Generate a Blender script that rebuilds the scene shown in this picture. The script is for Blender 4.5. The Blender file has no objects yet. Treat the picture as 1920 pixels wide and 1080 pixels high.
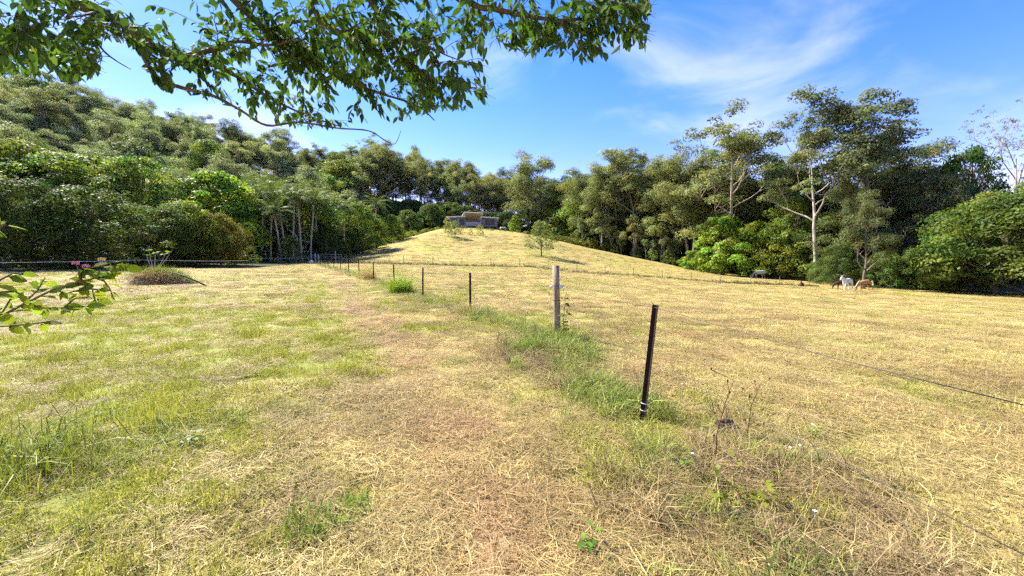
import bpy, math, random
import numpy as np
from mathutils import Vector, Matrix

S = bpy.context.scene
C = S.collection
PI = math.pi

# ------------------------------------------------------------------ camera
PITCH = math.atan(0.0773)
F = 750.0            # focal length in pixels of a 1920 px wide picture
EYE = 1.62
cam = bpy.data.cameras.new('camera')
cam.sensor_width = 36.0
cam.lens = F / 1920 * 36
cam.clip_start = 0.05
cam.clip_end = 3000
co = bpy.data.objects.new('camera', cam)
C.objects.link(co)
co.location = (0, 0, EYE)
co.rotation_euler = (PI / 2 - PITCH, 0, 0)
S.camera = co

# ------------------------------------------------------------------ light
TO_SUN = Vector((-0.84, 0.52, 0.0)).normalized()
SUN_EL = math.radians(44)
SUN_ROT = math.atan2(TO_SUN.x, TO_SUN.y)
TO_SUN = Vector((TO_SUN.x * math.cos(SUN_EL), TO_SUN.y * math.cos(SUN_EL), math.sin(SUN_EL)))
sl = bpy.data.lights.new('sun', 'SUN')
sl.energy = 4.6
sl.angle = math.radians(5.0)
sl.color = (1.0, 0.94, 0.82)
so = bpy.data.objects.new('sun', sl)
C.objects.link(so)
so.rotation_euler = TO_SUN.to_track_quat('Z', 'Y').to_euler()
so.location = (0, 0, 60)

W = bpy.data.worlds.new('World')
S.world = W
W.use_nodes = True
nt = W.node_tree
nt.nodes.clear()
def wn(t, **k):
    n = nt.nodes.new(t)
    for a, b in k.items():
        setattr(n, a, b)
    return n
sky = wn('ShaderNodeTexSky', sky_type='NISHITA', sun_disc=False, sun_elevation=SUN_EL, sun_rotation=SUN_ROT,
         air_density=1.0, dust_density=0.1, ozone_density=3.0, altitude=100)
hs = wn('ShaderNodeHueSaturation')
hs.inputs['Saturation'].default_value = 1.36
hs.inputs['Value'].default_value = 1.0
nt.links.new(sky.outputs[0], hs.inputs['Color'])
tc = wn('ShaderNodeTexCoord')
mp = wn('ShaderNodeMapping')
mp.inputs['Rotation'].default_value = (0.3, -0.75, 0.35)
mp.inputs['Scale'].default_value = (1.2, 2.0, 3.4)
nt.links.new(tc.outputs['Generated'], mp.inputs[0])
nz = wn('ShaderNodeTexNoise')
nz.inputs['Scale'].default_value = 1.7
nz.inputs['Detail'].default_value = 7
nz.inputs['Roughness'].default_value = 0.55
nz.inputs['Distortion'].default_value = 0.5
nt.links.new(mp.outputs[0], nz.inputs['Vector'])
cr = wn('ShaderNodeMapRange')
cr.interpolation_type = 'SMOOTHSTEP'
cr.inputs['From Min'].default_value = 0.45
cr.inputs['From Max'].default_value = 0.80
cr.inputs['To Max'].default_value = 0.30
nt.links.new(nz.outputs['Fac'], cr.inputs['Value'])
mx = wn('ShaderNodeMix', data_type='RGBA')
nt.links.new(cr.outputs[0], mx.inputs[0])
tn = wn('ShaderNodeMix', data_type='RGBA', blend_type='MULTIPLY')
tn.inputs[0].default_value = 1.0
tn.inputs[7].default_value = (1.45, 0.83, 1.04, 1)
nt.links.new(hs.outputs[0], tn.inputs[6])
nt.links.new(tn.outputs[2], mx.inputs[6])
mx.inputs[7].default_value = (7.4, 6.7, 9.6, 1)
bg = wn('ShaderNodeBackground')
bg.inputs['Strength'].default_value = 0.086
nt.links.new(mx.outputs[2], bg.inputs['Color'])
wo = wn('ShaderNodeOutputWorld')
nt.links.new(bg.outputs[0], wo.inputs[0])

S.view_settings.view_transform = 'Standard'
S.view_settings.look = 'None'
S.view_settings.gamma = 1
S.view_settings.exposure = 1.92
S.cycles.use_denoising = False
S.cycles.max_bounces = 6
S.cycles.diffuse_bounces = 4
S.cycles.use_adaptive_sampling = True
S.cycles.adaptive_threshold = 0.03
S.cycles.adaptive_min_samples = 16
S.cycles.transmission_bounces = 3
S.cycles.transparent_max_bounces = 4
S.cycles.caustics_reflective = False
S.cycles.caustics_refractive = False

# ------------------------------------------------------------------ helpers
rng = np.random.default_rng(11)
random.seed(5)

def ss(a, b, x):
    t = np.clip((x - a) / (b - a), 0, 1)
    return t * t * (3 - 2 * t)

MX = [-400, -243, -167, -123, -89, -49, -10, 27, 60, 100, 200]
MH = [85, 66, 50, 40, 36, 29, 22, 17, 10, 6, 4]
MY0 = [30, 40, 52, 66, 95, 150, 172, 165, 150, 130, 110]
MYR = [170, 185, 190, 200, 215, 230, 240, 235, 230, 220, 200]

def vnoise(x, y, seed=0):
    x = np.asarray(x, float); y = np.asarray(y, float)
    xi = np.floor(x).astype(np.int64); yi = np.floor(y).astype(np.int64)
    fx = x - xi; fy = y - yi
    fx = fx * fx * (3 - 2 * fx); fy = fy * fy * (3 - 2 * fy)
    def h(a, b):
        n = (a * 374761393 + b * 668265263 + seed * 974634777) & 0x7fffffff
        n = ((n ^ (n >> 13)) * 1274126177) & 0x7fffffff
        return ((n ^ (n >> 16)) & 0xffff) / 65535.0
    return (h(xi, yi) * (1 - fx) + h(xi + 1, yi) * fx) * (1 - fy) + (h(xi, yi + 1) * (1 - fx) + h(xi + 1, yi + 1) * fx) * fy

def fbm(x, y, seed=0, octaves=4):
    s = 0; a = 0.5; t = 0
    for o in range(octaves):
        s = s + a * vnoise(x * 2 ** o, y * 2 ** o, seed + o * 7); t += a; a *= 0.55
    return s / t

def terr(X, Y):
    X = np.asarray(X, float); Y = np.asarray(Y, float)
    r = np.maximum(0, X - 3)
    z = -3.8 * (1 - np.exp(-r / 32)) * ss(0, 28, Y)
    z = z + 1.5 * (1 - np.exp(-np.maximum(0, -X) / 45)) * ss(3, 32, Y)
    dx = X + 18; dy = Y - 146
    rho = np.sqrt((dx / np.where(dx < 0, 45, 105)) ** 2 + (dy / np.where(dy < 0, 84, 80)) ** 2)
    z = z + 11.0 * np.cos(PI / 2 * np.clip(rho, 0, 1)) ** 2.2
    y0 = np.interp(X, MX, MY0); yr = np.interp(X, MX, MYR)
    z = z + np.interp(X, MX, MH) * ss(0, 1, (Y - y0) / (yr - y0))
    z = z + 0.40 * ss(61.6, 63.4, Y - 0.6 * np.sin(X * 0.1)) * ss(-30, -22, X) * ss(52, 44, X)
    d = np.sqrt(X * X + Y * Y)
    z = z + (fbm(X * 0.9, Y * 0.9, 3) - 0.5) * 0.10 * np.clip(d / 3, 0, 1) + (fbm(X * 0.12, Y * 0.12, 9) - 0.5) * 0.35 * ss(8, 40, d)
    return z

def tz(x, y):
    return float(terr(x, y))

def at(px, py, Y):
    """picture point of the survey at a measured forward distance -> world"""
    x = (px - 960) / F; y = (540 - py) / F
    c, s = math.cos(PITCH), math.sin(PITCH)
    d = Vector((x, c + y * s, -s + y * c))
    k = Y / d.y
    return Vector((0, 0, EYE)) + d * k

def project(P):
    P = np.asarray(P, float)
    c, s = math.cos(PITCH), math.sin(PITCH)
    z = P[..., 2] - EYE
    fw = P[..., 1] * c - z * s
    up = P[..., 1] * s + z * c
    fw = np.where(np.abs(fw) < 1e-3, 1e-3, fw)
    return 960 + F * P[..., 0] / fw, 540 - F * up / fw, fw

def gx(px, Y):
    """X on the ground below picture column px at distance Y"""
    return (px - 960) / F * Y

def ground_Y(px, py, lo=20.0, hi=140.0):
    """first distance at which the ground shows at that picture point"""
    Y = np.linspace(lo, hi, 900); X = gx(px, Y)
    _, q, _ = project(np.stack([X, Y, terr(X, Y)], 1))
    i = np.argmax(q <= py)
    return float(Y[i])

# ---- materials
MATS = {}
def newmat(name):
    m = bpy.data.materials.new(name); m.use_nodes = True
    n = m.node_tree.nodes; n.clear()
    out = n.new('ShaderNodeOutputMaterial')
    return m, m.node_tree, out

def principled(t, col=(0.5, 0.5, 0.5), rough=0.7, metal=0.0, spec=0.3):
    b = t.nodes.new('ShaderNodeBsdfPrincipled')
    b.inputs['Base Color'].default_value = (*col, 1)
    b.inputs['Roughness'].default_value = rough
    b.inputs['Metallic'].default_value = metal
    b.inputs['Specular IOR Level'].default_value = spec
    return b

def mul(t, a, b):
    m = t.nodes.new('ShaderNodeMix'); m.data_type = 'RGBA'; m.blend_type = 'MULTIPLY'
    m.inputs[0].default_value = 1.0
    for i, v in ((6, a), (7, b)):
        if isinstance(v, tuple):
            m.inputs[i].default_value = (*v, 1)
        else:
            t.links.new(v, m.inputs[i])
    return m.outputs[2]

def foliage_mat(name, col, trans=0.35, rough=0.6, tcol=None, spec=0.18):
    m, t, out = newmat(name)
    a = t.nodes.new('ShaderNodeAttribute'); a.attribute_name = 'tone'
    oi = t.nodes.new('ShaderNodeObjectInfo')
    c = mul(t, mul(t, col, a.outputs['Color']), oi.outputs['Color'])
    b = principled(t, rough=rough, spec=spec)
    t.links.new(c, b.inputs['Base Color'])
    tr = t.nodes.new('ShaderNodeBsdfTranslucent')
    c2 = mul(t, c, tcol or (1.25, 1.25, 0.6))
    t.links.new(c2, tr.inputs['Color'])
    mix = t.nodes.new('ShaderNodeMixShader'); mix.inputs[0].default_value = trans
    t.links.new(b.outputs[0], mix.inputs[1]); t.links.new(tr.outputs[0], mix.inputs[2])
    t.links.new(mix.outputs[0], out.inputs[0])
    MATS[name] = m
    return m

def noise_mat(name, c1, c2, scale=8, rough=0.85, stretch=(1, 1, 1), bump=0.3, detail=5, spec=0.2, metal=0.0, lo=0.35, hi=0.65):
    m, t, out = newmat(name)
    tcn = t.nodes.new('ShaderNodeTexCoord')
    mpn = t.nodes.new('ShaderNodeMapping'); mpn.inputs['Scale'].default_value = stretch
    t.links.new(tcn.outputs['Object'], mpn.inputs[0])
    n = t.nodes.new('ShaderNodeTexNoise'); n.inputs['Scale'].default_value = scale; n.inputs['Detail'].default_value = detail
    t.links.new(mpn.outputs[0], n.inputs['Vector'])
    r = t.nodes.new('ShaderNodeValToRGB')
    r.color_ramp.elements[0].position = lo; r.color_ramp.elements[0].color = (*c1, 1)
    r.color_ramp.elements[1].position = hi; r.color_ramp.elements[1].color = (*c2, 1)
    t.links.new(n.outputs['Fac'], r.inputs[0])
    b = principled(t, rough=rough, spec=spec, metal=metal)
    oi = t.nodes.new('ShaderNodeObjectInfo')
    t.links.new(mul(t, r.outputs[0], oi.outputs['Color']), b.inputs['Base Color'])
    if bump:
        bp = t.nodes.new('ShaderNodeBump'); bp.inputs['Strength'].default_value = bump; bp.inputs['Distance'].default_value = 0.02
        t.links.new(n.outputs['Fac'], bp.inputs['Height']); t.links.new(bp.outputs[0], b.inputs['Normal'])
    t.links.new(b.outputs[0], out.inputs[0])
    MATS[name] = m
    return m

foliage_mat('euc_leaf', (0.18, 0.205, 0.10), 0.45)
foliage_mat('broad_leaf', (0.125, 0.168, 0.034), 0.42)
foliage_mat('dark_leaf', (0.075, 0.105, 0.026), 0.38, 0.6, spec=0.15)
foliage_mat('lime_leaf', (0.22, 0.31, 0.035), 0.38)
foliage_mat('palm_leaf', (0.13, 0.18, 0.045), 0.25, 0.6, spec=0.15)
foliage_mat('tree_leaf', (0.072, 0.125, 0.027), 0.42, 0.7, spec=0.12, tcol=(0.95, 1.15, 0.5))
foliage_mat('lantana_leaf', (0.18, 0.27, 0.035), 0.5, 0.7, spec=0.12)
foliage_mat('weed_leaf', (0.16, 0.22, 0.035), 0.38, 0.5)
foliage_mat('dry_blade', (0.38, 0.285, 0.125), 0.25, 0.6)
foliage_mat('green_blade', (0.17, 0.245, 0.032), 0.35, 0.5)
noise_mat('pale_bark', (0.40, 0.36, 0.30), (0.20, 0.16, 0.12), 3, stretch=(1, 1, 0.25))
noise_mat('grey_bark', (0.20, 0.165, 0.13), (0.09, 0.07, 0.055), 5, stretch=(1, 1, 0.3))
noise_mat('limb_bark', (0.20, 0.145, 0.10), (0.075, 0.052, 0.038), 14, stretch=(1, 1, 1), bump=0.6)
noise_mat('dead_wood', (0.42, 0.39, 0.35), (0.25, 0.22, 0.19), 6)
noise_mat('green_stem', (0.20, 0.13, 0.06), (0.12, 0.12, 0.04), 12)
noise_mat('post_wood', (0.36, 0.29, 0.19), (0.17, 0.13, 0.085), 9, stretch=(3, 3, 0.25), bump=0.6)
noise_mat('rusty_steel', (0.034, 0.017, 0.012), (0.016, 0.010, 0.009), 22, rough=0.75, spec=0.12)
noise_mat('wire_steel', (0.075, 0.06, 0.05), (0.045, 0.035, 0.03), 30, rough=0.6, metal=0.0, bump=0)
noise_mat('tape_white', (0.66, 0.66, 0.65), (0.55, 0.55, 0.55), 20, rough=0.5, bump=0)
noise_mat('gate_metal', (0.16, 0.16, 0.16), (0.09, 0.09, 0.09), 10, rough=0.5, metal=0.3, bump=0)
noise_mat('black_plastic', (0.015, 0.015, 0.016), (0.03, 0.03, 0.03), 15, rough=0.8, bump=0)
noise_mat('soil_brown', (0.36, 0.27, 0.15), (0.18, 0.12, 0.07), 7, bump=0.8)
noise_mat('dung', (0.045, 0.032, 0.022), (0.018, 0.013, 0.010), 25, bump=0.8)
noise_mat('pink_petal', (0.75, 0.20, 0.34), (0.80, 0.42, 0.45), 40, bump=0)
noise_mat('cream_petal', (0.75, 0.65, 0.25), (0.75, 0.45, 0.35), 40, bump=0)
noise_mat('white_petal', (0.78, 0.76, 0.80), (0.7, 0.66, 0.72), 40, bump=0)
noise_mat('palm_seed', (0.42, 0.29, 0.14), (0.25, 0.16, 0.07), 9)
noise_mat('palm_trunk', (0.42, 0.38, 0.31), (0.24, 0.21, 0.17), 4, stretch=(1, 1, 3))

# ---- mesh builders
def link(name, me, mat=None, parent=None):
    o = bpy.data.objects.new(name, me)
    C.objects.link(o)
    if mat is not None and len(me.materials) == 0:
        me.materials.append(MATS[mat] if isinstance(mat, str) else mat)
    if parent is not None:
        o.parent = parent
    return o

def tag(o, label=None, cat=None, group=None, kind=None):
    if label: o['label'] = label
    if cat: o['category'] = cat
    if group: o['group'] = group
    if kind: o['kind'] = kind
    return o

def empty(name, loc=(0, 0, 0), rz=0.0, scale=(1, 1, 1)):
    o = bpy.data.objects.new(name, None)
    C.objects.link(o)
    o.location = loc; o.rotation_euler = (0, 0, rz); o.scale = scale
    o.empty_display_size = 0.2
    return o

def np_mesh(name, V, Q, tone=None, smooth=False):
    """V (n,3); Q (m,4) or (m,3) faces"""
    V = np.asarray(V, np.float32); Q = np.asarray(Q, np.int32)
    k = Q.shape[1]
    me = bpy.data.meshes.new(name)
    me.vertices.add(len(V)); me.vertices.foreach_set('co', V.ravel())
    me.loops.add(Q.size); me.loops.foreach_set('vertex_index', Q.ravel())
    me.polygons.add(len(Q))
    me.polygons.foreach_set('loop_start', np.arange(0, Q.size, k, dtype=np.int32))
    me.polygons.foreach_set('loop_total', np.full(len(Q), k, np.int32))
    if smooth:
        me.polygons.foreach_set('use_smooth', np.ones(len(Q), bool))
    me.update(calc_edges=True)
    if tone is not None:
        a = me.attributes.new('tone', 'FLOAT_COLOR', 'POINT')
        tone = np.asarray(tone, np.float32)
        if tone.ndim == 1:
            tone = np.stack([tone, tone, tone], 1)
        tone = np.concatenate([tone, np.ones((len(tone), 1), np.float32)], 1)
        a.data.foreach_set('color', tone.ravel())
    return me

class MB:
    def __init__(s):
        s.v = []; s.f = []
    def box(s, c, d, rot=None):
        b = len(s.v)
        for sx in (-1, 1):
            for sy in (-1, 1):
                for sz in (-1, 1):
                    p = Vector((sx * d[0] / 2, sy * d[1] / 2, sz * d[2] / 2))
                    if rot: p = rot @ p
                    s.v.append(tuple(p + Vector(c)))
        for q in ((0, 1, 3, 2), (4, 6, 7, 5), (0, 4, 5, 1), (2, 3, 7, 6), (0, 2, 6, 4), (1, 5, 7, 3)):
            s.f.append(tuple(b + i for i in q))
        return s
    def hexa(s, p):
        """eight corners: bottom four then top four, both anticlockwise"""
        b = len(s.v); s.v += [tuple(x) for x in p]
        for q in ((3, 2, 1, 0), (4, 5, 6, 7), (0, 1, 5, 4), (1, 2, 6, 5), (2, 3, 7, 6), (3, 0, 4, 7)):
            s.f.append(tuple(b + i for i in q))
        return s
    def tube(s, pts, rad, n=6, cap=True):
        pts = [Vector(p) for p in pts]
        if not hasattr(rad, '__len__'): rad = [rad] * len(pts)
        rings = []
        ref = None
        for i, p in enumerate(pts):
            d = (pts[min(i + 1, len(pts) - 1)] - pts[max(i - 1, 0)])
            d = d.normalized() if d.length > 1e-9 else Vector((0, 0, 1))
            if ref is None:
                ref = Vector((1, 0, 0)) if abs(d.x) < 0.8 else Vector((0, 1, 0))
            u = (ref - d * ref.dot(d)).normalized(); ref = u
            w = d.cross(u)
            b = len(s.v)
            for k in range(n):
                a = 2 * PI * k / n
                s.v.append(tuple(p + (u * math.cos(a) + w * math.sin(a)) * rad[i]))
            rings.append(b)
        for i in range(len(rings) - 1):
            a, b = rings[i], rings[i + 1]
            for k in range(n):
                s.f.append((a + k, a + (k + 1) % n, b + (k + 1) % n, b + k))
        if cap:
            s.f.append(tuple(rings[0] + k for k in reversed(range(n))))
            s.f.append(tuple(rings[-1] + k for k in range(n)))
        return s
    def poly(s, pts):
        b = len(s.v); s.v += [tuple(p) for p in pts]
        s.f.append(tuple(range(b, b + len(pts))))
        return s
    def mesh(s, name, smooth=False):
        me = bpy.data.meshes.new(name)
        me.from_pydata(s.v, [], s.f)
        if smooth:
            me.polygons.foreach_set('use_smooth', np.ones(len(me.polygons), bool))
        me.update()
        return me
    def build(s, name, mat, parent=None, smooth=False):
        return link(name, s.mesh(name, smooth), mat, parent)

def nrm(a):
    return a / np.maximum(np.linalg.norm(a, axis=-1, keepdims=True), 1e-9)

def leaf_quads(P, D, N, L, Wd):
    """diamond leaves: centre P, axis D, normal N"""
    D = nrm(D); Wv = nrm(np.cross(D, N))
    L = np.asarray(L)[:, None]; Wd = np.asarray(Wd)[:, None]
    V = np.stack([P - D * L / 2, P + Wv * Wd / 2 + D * L * 0.08, P + D * L / 2, P - Wv * Wd / 2 + D * L * 0.08], 1).reshape(-1, 3)
    n = len(P)
    Q = np.arange(n * 4).reshape(n, 4)
    return V, Q

def rand_unit(r, n):
    return nrm(r.normal(size=(n, 3)))

def cloud(name, r, clumps, per, L, Wr, droop=0.3, low=-0.35, tone_sd=0.14, shell=0.7, mat=None, hue=0.10):
    """leaf clumps: list of (centre, (rx,ry,rz)) filled with small leaf faces lying on the clump's outside"""
    Vs = []; Qs = []; Ts = []; b = 0
    for c, rad in clumps:
        n = max(8, int(per * (rad[0] * rad[1]) ** 0.8))
        u = rand_unit(r, n)
        u[:, 2] = np.where(u[:, 2] < low, -u[:, 2] * 0.8, u[:, 2])
        rr = shell + (1 - shell) * r.random(n)
        lump = 0.85 + 0.3 * vnoise(u[:, 0] * 2.2 + c[0], u[:, 1] * 2.2 + c[1] + u[:, 2] * 1.7, 5)
        P = np.asarray(c) + u * np.asarray(rad) * (rr * lump)[:, None]
        N = nrm(u + np.array([0, 0, 0.35]) + r.normal(size=(n, 3)) * 0.5)
        D = r.normal(size=(n, 3)) + np.array([0, 0, -droop])
        D = D - N * (D * N).sum(1, keepdims=True)
        Ls = L * r.uniform(0.65, 1.35, n)
        V, Q = leaf_quads(P, D, N, Ls, Ls * Wr)
        ct = max(0.45, 1 + r.normal() * tone_sd)
        t = ct * r.uniform(0.72, 1.25, n)
        h = r.normal() * hue
        T = np.stack([t * (1 + h), t, t * (1 - 0.5 * h)], 1)
        Vs.append(V); Qs.append(Q + b); Ts.append(np.repeat(T, 4, 0)); b += len(V)
    return np_mesh(name, np.concatenate(Vs), np.concatenate(Qs), np.concatenate(Ts))

# ------------------------------------------------------------------ where the paddock is clear of forest
CLEAR = [(-34, -150), (-33, 10), (-31, 27), (-24, 38), (-30, 60), (-46, 76), (-38, 88), (-37, 112), (-44, 138), (-40, 170),
         (10, 172), (24, 152), (44, 128), (53, 114), (58, 98), (57, 80), (58, 69), (62, 62), (66, 52), (80, 40), (100, -150)]
def inside(X, Y, poly=CLEAR):
    X = np.asarray(X, float); Y = np.asarray(Y, float)
    c = np.zeros(X.shape, bool)
    n = len(poly)
    for i in range(n):
        x1, y1 = poly[i]; x2, y2 = poly[(i + 1) % n]
        if y1 == y2: continue
        m = ((y1 > Y) != (y2 > Y)) & (X < (x2 - x1) * (Y - y1) / (y2 - y1) + x1)
        c ^= m
    return c

FENCE = [(2.05, 0.35), (1.30, 3.86), (0.90, 7.9), (-1.24, 11.8), (-3.56, 15.9), (-5.9, 20.0), (-8.3, 24.0), (-10.7, 28.0), (-13.1, 32.1),
         (-15.4, 36), (-17.8, 40), (-20.2, 44), (-22.6, 48.2), (-25.0, 52.4), (-27.4, 56.6)]
TRACK = [(0.3, 0.5), (-0.2, 2.5), (-0.9, 4.5), (-2.4, 8), (-4.6, 12), (-9.5, 22), (-18, 38), (-30, 58)]

def dist_line(X, Y, pts):
    d = np.full(np.shape(X), 1e9)
    for (x1, y1), (x2, y2) in zip(pts[:-1], pts[1:]):
        dx, dy = x2 - x1, y2 - y1
        t = np.clip(((X - x1) * dx + (Y - y1) * dy) / (dx * dx + dy * dy), 0, 1)
        d = np.minimum(d, np.hypot(X - x1 - t * dx, Y - y1 - t * dy))
    return d

def bump2(X, Y, cx, cy, sx, sy):
    return np.exp(-((X - cx) / sx) ** 2 - ((Y - cy) / sy) ** 2)

def cover(X, Y):
    """how green and how bare the sward is at a spot"""
    n1 = fbm(X * 0.55, Y * 0.55, 21); n2 = fbm(X * 1.7, Y * 1.7, 33); n3 = fbm(X * 0.13, Y * 0.13, 41)
    left = ss(1.0, -3.5, X + 0.05 * Y) * ss(30, 8, Y)
    g = 0.20 + 0.42 * left + 0.95 * bump2(X, Y, -5.6, 6.9, 2.6, 1.5) + 0.7 * bump2(X, Y, -8.5, 9.5, 4, 1.6) + 0.55 * bump2(X, Y, -3.4, 3.4, 1.4, 1.2)
    g += 0.35 * bump2(X, Y, -15, 30, 7, 9) + 0.25 * bump2(X, Y, -8, 14, 6, 3)
    df = dist_line(X, Y, FENCE)
    g += 0.45 * np.exp(-(df / 0.7) ** 2)
    dt = dist_line(X, Y, TRACK)
    trk = np.exp(-(dt / 0.75) ** 2)
    g -= 0.45 * trk
    g += (n1 - 0.5) * 1.5 + (n2 - 0.5) * 0.9 + (n3 - 0.5) * 0.9
    bare = 0.78 * np.exp(-(dt / 0.55) ** 2) * ss(40, 5, Y) + (fbm(X * 0.8 + 9, Y * 0.8, 55) - 0.56) * 2.2 + 0.5 * bump2(X, Y, -0.35, 3.7, 0.9, 0.8)
    return np.clip(g, 0, 1), np.clip(bare, 0, 1)

# ------------------------------------------------------------------ ground
def build_ground():
    u = np.linspace(-1, 1, 421); v = np.linspace(-1, 1, 421)
    k = 6.2
    x = 520 * np.sinh(k * u) / math.sinh(k)
    y = 3 + 520 * np.sinh(k * v) / math.sinh(k)
    y = np.where(y < 0, np.maximum(y, -300), y)
    X, Y = np.meshgrid(x, y)
    Z = terr(X, Y)
    V = np.stack([X, Y, Z], -1).reshape(-1, 3)
    n = len(x)
    i, j = np.meshgrid(np.arange(n - 1), np.arange(n - 1))
    a = (j * n + i).ravel()
    Q = np.stack([a, a + 1, a + n + 1, a + n], 1)
    me = np_mesh('ground', V, Q, smooth=True)
    g, b = cover(V[:, 0], V[:, 1])
    cl = inside(V[:, 0], V[:, 1]).astype(float)
    at_ = me.attributes.new('cover', 'FLOAT_COLOR', 'POINT')
    at_.data.foreach_set('color', np.stack([g, b, cl, np.ones(len(g))], 1).astype(np.float32).ravel())
    m, t, out = newmat('paddock_ground')
    att = t.nodes.new('ShaderNodeAttribute'); att.attribute_name = 'cover'
    sp = t.nodes.new('ShaderNodeSeparateColor'); t.links.new(att.outputs['Color'], sp.inputs[0])
    tcn = t.nodes.new('ShaderNodeTexCoord')
    def noise(scale, detail, stretch=(1, 1, 1), rough=0.6):
        mpn = t.nodes.new('ShaderNodeMapping'); mpn.inputs['Scale'].default_value = stretch
        t.links.new(tcn.outputs['Object'], mpn.inputs[0])
        nn = t.nodes.new('ShaderNodeTexNoise'); nn.inputs['Scale'].default_value = scale; nn.inputs['Detail'].default_value = detail
        nn.inputs['Roughness'].default_value = rough
        t.links.new(mpn.outputs[0], nn.inputs['Vector'])
        return nn.outputs['Fac']
    def ramp(fac, stops):
        r = t.nodes.new('ShaderNodeValToRGB')
        e = r.color_ramp.elements
        while len(e) < len(stops): e.new(0.5)
        for q, (p, c) in zip(e, stops):
            q.position = p; q.color = (*c, 1)
        t.links.new(fac, r.inputs[0]); return r.outputs[0]
    def mix(fac, a, b):
        mm = t.nodes.new('ShaderNodeMix'); mm.data_type = 'RGBA'
        t.links.new(fac, mm.inputs[0])
        for i, q in ((6, a), (7, b)):
            if isinstance(q, tuple): mm.inputs[i].default_value = (*q, 1)
            else: t.links.new(q, mm.inputs[i])
        return mm.outputs[2]
    def math_(op, a, b):
        mm = t.nodes.new('ShaderNodeMath'); mm.operation = op; mm.use_clamp = True
        for i, q in ((0, a), (1, b)):
            if isinstance(q, (int, float)): mm.inputs[i].default_value = q
            else: t.links.new(q, mm.inputs[i])
        return mm.outputs[0]
    fine = noise(16, 8, (1, 1.0, 1), 0.72)
    mid = noise(1.1, 6, (1, 1.5, 1), 0.65)
    big = noise(0.09, 5, (1, 1.6, 1), 0.6)
    straw = ramp(fine, [(0.30, (0.14, 0.09, 0.036)), (0.47, (0.34, 0.265, 0.105)), (0.62, (0.45, 0.37, 0.165))])
    straw2 = ramp(mid, [(0.32, (0.74, 0.68, 0.56)), (0.50, (0.95, 0.94, 0.90)), (0.68, (1.06, 1.04, 0.95))])
    straw = mul(t, straw, straw2)
    straw3 = ramp(big, [(0.36, (0.90, 0.84, 0.72)), (0.5, (1, 1, 0.95)), (0.64, (0.86, 1.0, 0.62))])
    straw = mul(t, straw, straw3)
    green = ramp(fine, [(0.30, (0.06, 0.07, 0.017)), (0.52, (0.18, 0.21, 0.042)), (0.68, (0.29, 0.29, 0.08))])
    soil = ramp(fine, [(0.30, (0.10, 0.055, 0.032)), (0.5, (0.26, 0.15, 0.086)), (0.68, (0.38, 0.255, 0.15))])
    col = mix(math_('MULTIPLY', sp.outputs[0], 0.85), straw, green)
    col = mix(math_('MULTIPLY', sp.outputs[1], 0.75), col, soil)
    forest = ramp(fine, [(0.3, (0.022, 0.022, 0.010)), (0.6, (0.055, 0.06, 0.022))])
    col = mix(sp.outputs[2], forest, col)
    b_ = principled(t, rough=0.95, spec=0.1)
    t.links.new(col, b_.inputs['Base Color'])
    bp = t.nodes.new('ShaderNodeBump'); bp.inputs['Strength'].default_value = 0.8; bp.inputs['Distance'].default_value = 0.08
    t.links.new(math_('ADD', math_('MULTIPLY', fine, 0.5), math_('MULTIPLY', mid, 0.5)), bp.inputs['Height'])
    t.links.new(bp.outputs[0], b_.inputs['Normal'])
    t.links.new(b_.outputs[0], out.inputs[0])
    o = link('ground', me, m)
    tag(o, 'sloping mown paddock ground of dry straw and red soil', 'ground', kind='structure')
build_ground()

# ------------------------------------------------------------------ tree kinds
def curve(p0, d0, length, r, wob=0.15, up=0.0, n=6):
    pts = [Vector(p0)]; d = Vector(d0).normalized()
    for i in range(n):
        d = (d + Vector(r.normal(size=3) * wob) + Vector((0, 0, up))).normalized()
        pts.append(pts[-1] + d * length / n)
    return pts, d

def skeleton(r, H, trunk_frac, r0, n_limb, limb_len, spread=0.8, levels=2, fork=3, lean=0.05, sides=6):
    """trunk and limbs as tubes; returns mesh builder and the tips"""
    mb = MB(); tips = []
    tp, td = curve((0, 0, -0.4), (r.normal() * lean, r.normal() * lean, 1), H * 0.86, r, 0.06, 0.08, 10)
    rad = [r0 * (1 - 0.85 * (i / 10) ** 0.9) for i in range(11)]
    rad[0] *= 1.35
    mb.tube(tp, rad, sides + 2)
    tips.append(tp[-1])
    def grow(p, d, L, rr, lv):
        pts, dd = curve(p, d, L, r, 0.16, 0.10, 5)
        mb.tube(pts, [rr * (1 - 0.7 * i / 5) for i in range(6)], sides if lv > 1 else 4, cap=False)
        tips.append(pts[-1])
        if lv <= 1: return
        for k in range(fork):
            f = r.uniform(0.45, 1.0)
            q = pts[int(f * 5)]
            nd = (dd + Vector(r.normal(size=3) * 0.65)).normalized()
            nd.z = abs(nd.z) * 0.7 + 0.1
            grow(q, nd, L * r.uniform(0.45, 0.7), rr * 0.45, lv - 1)
    for k in range(n_limb):
        f = trunk_frac + (0.98 - trunk_frac) * (k + r.random() * 0.6) / n_limb
        i = min(9.99, f * 10); a = tp[int(i)].lerp(tp[int(i) + 1], i - int(i))
        az = k * 2.4 + r.normal() * 0.4
        s = spread * (1.15 - 0.6 * (f - trunk_frac) / (1 - trunk_frac))
        d = Vector((math.cos(az) * s, math.sin(az) * s, 0.75))
        grow(a, d, limb_len * (1.15 - 0.5 * f) * r.uniform(0.8, 1.2), r0 * (1 - 0.85 * f) * 0.6 + 0.02, levels)
    return mb, tips

PROTO = {}
def proto(key, trunk_me, crown_me, H, tmat, cmat):
    if trunk_me: trunk_me.materials.append(MATS[tmat])
    crown_me.materials.append(MATS[cmat])
    PROTO[key] = (trunk_me, crown_me, H)

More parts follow.
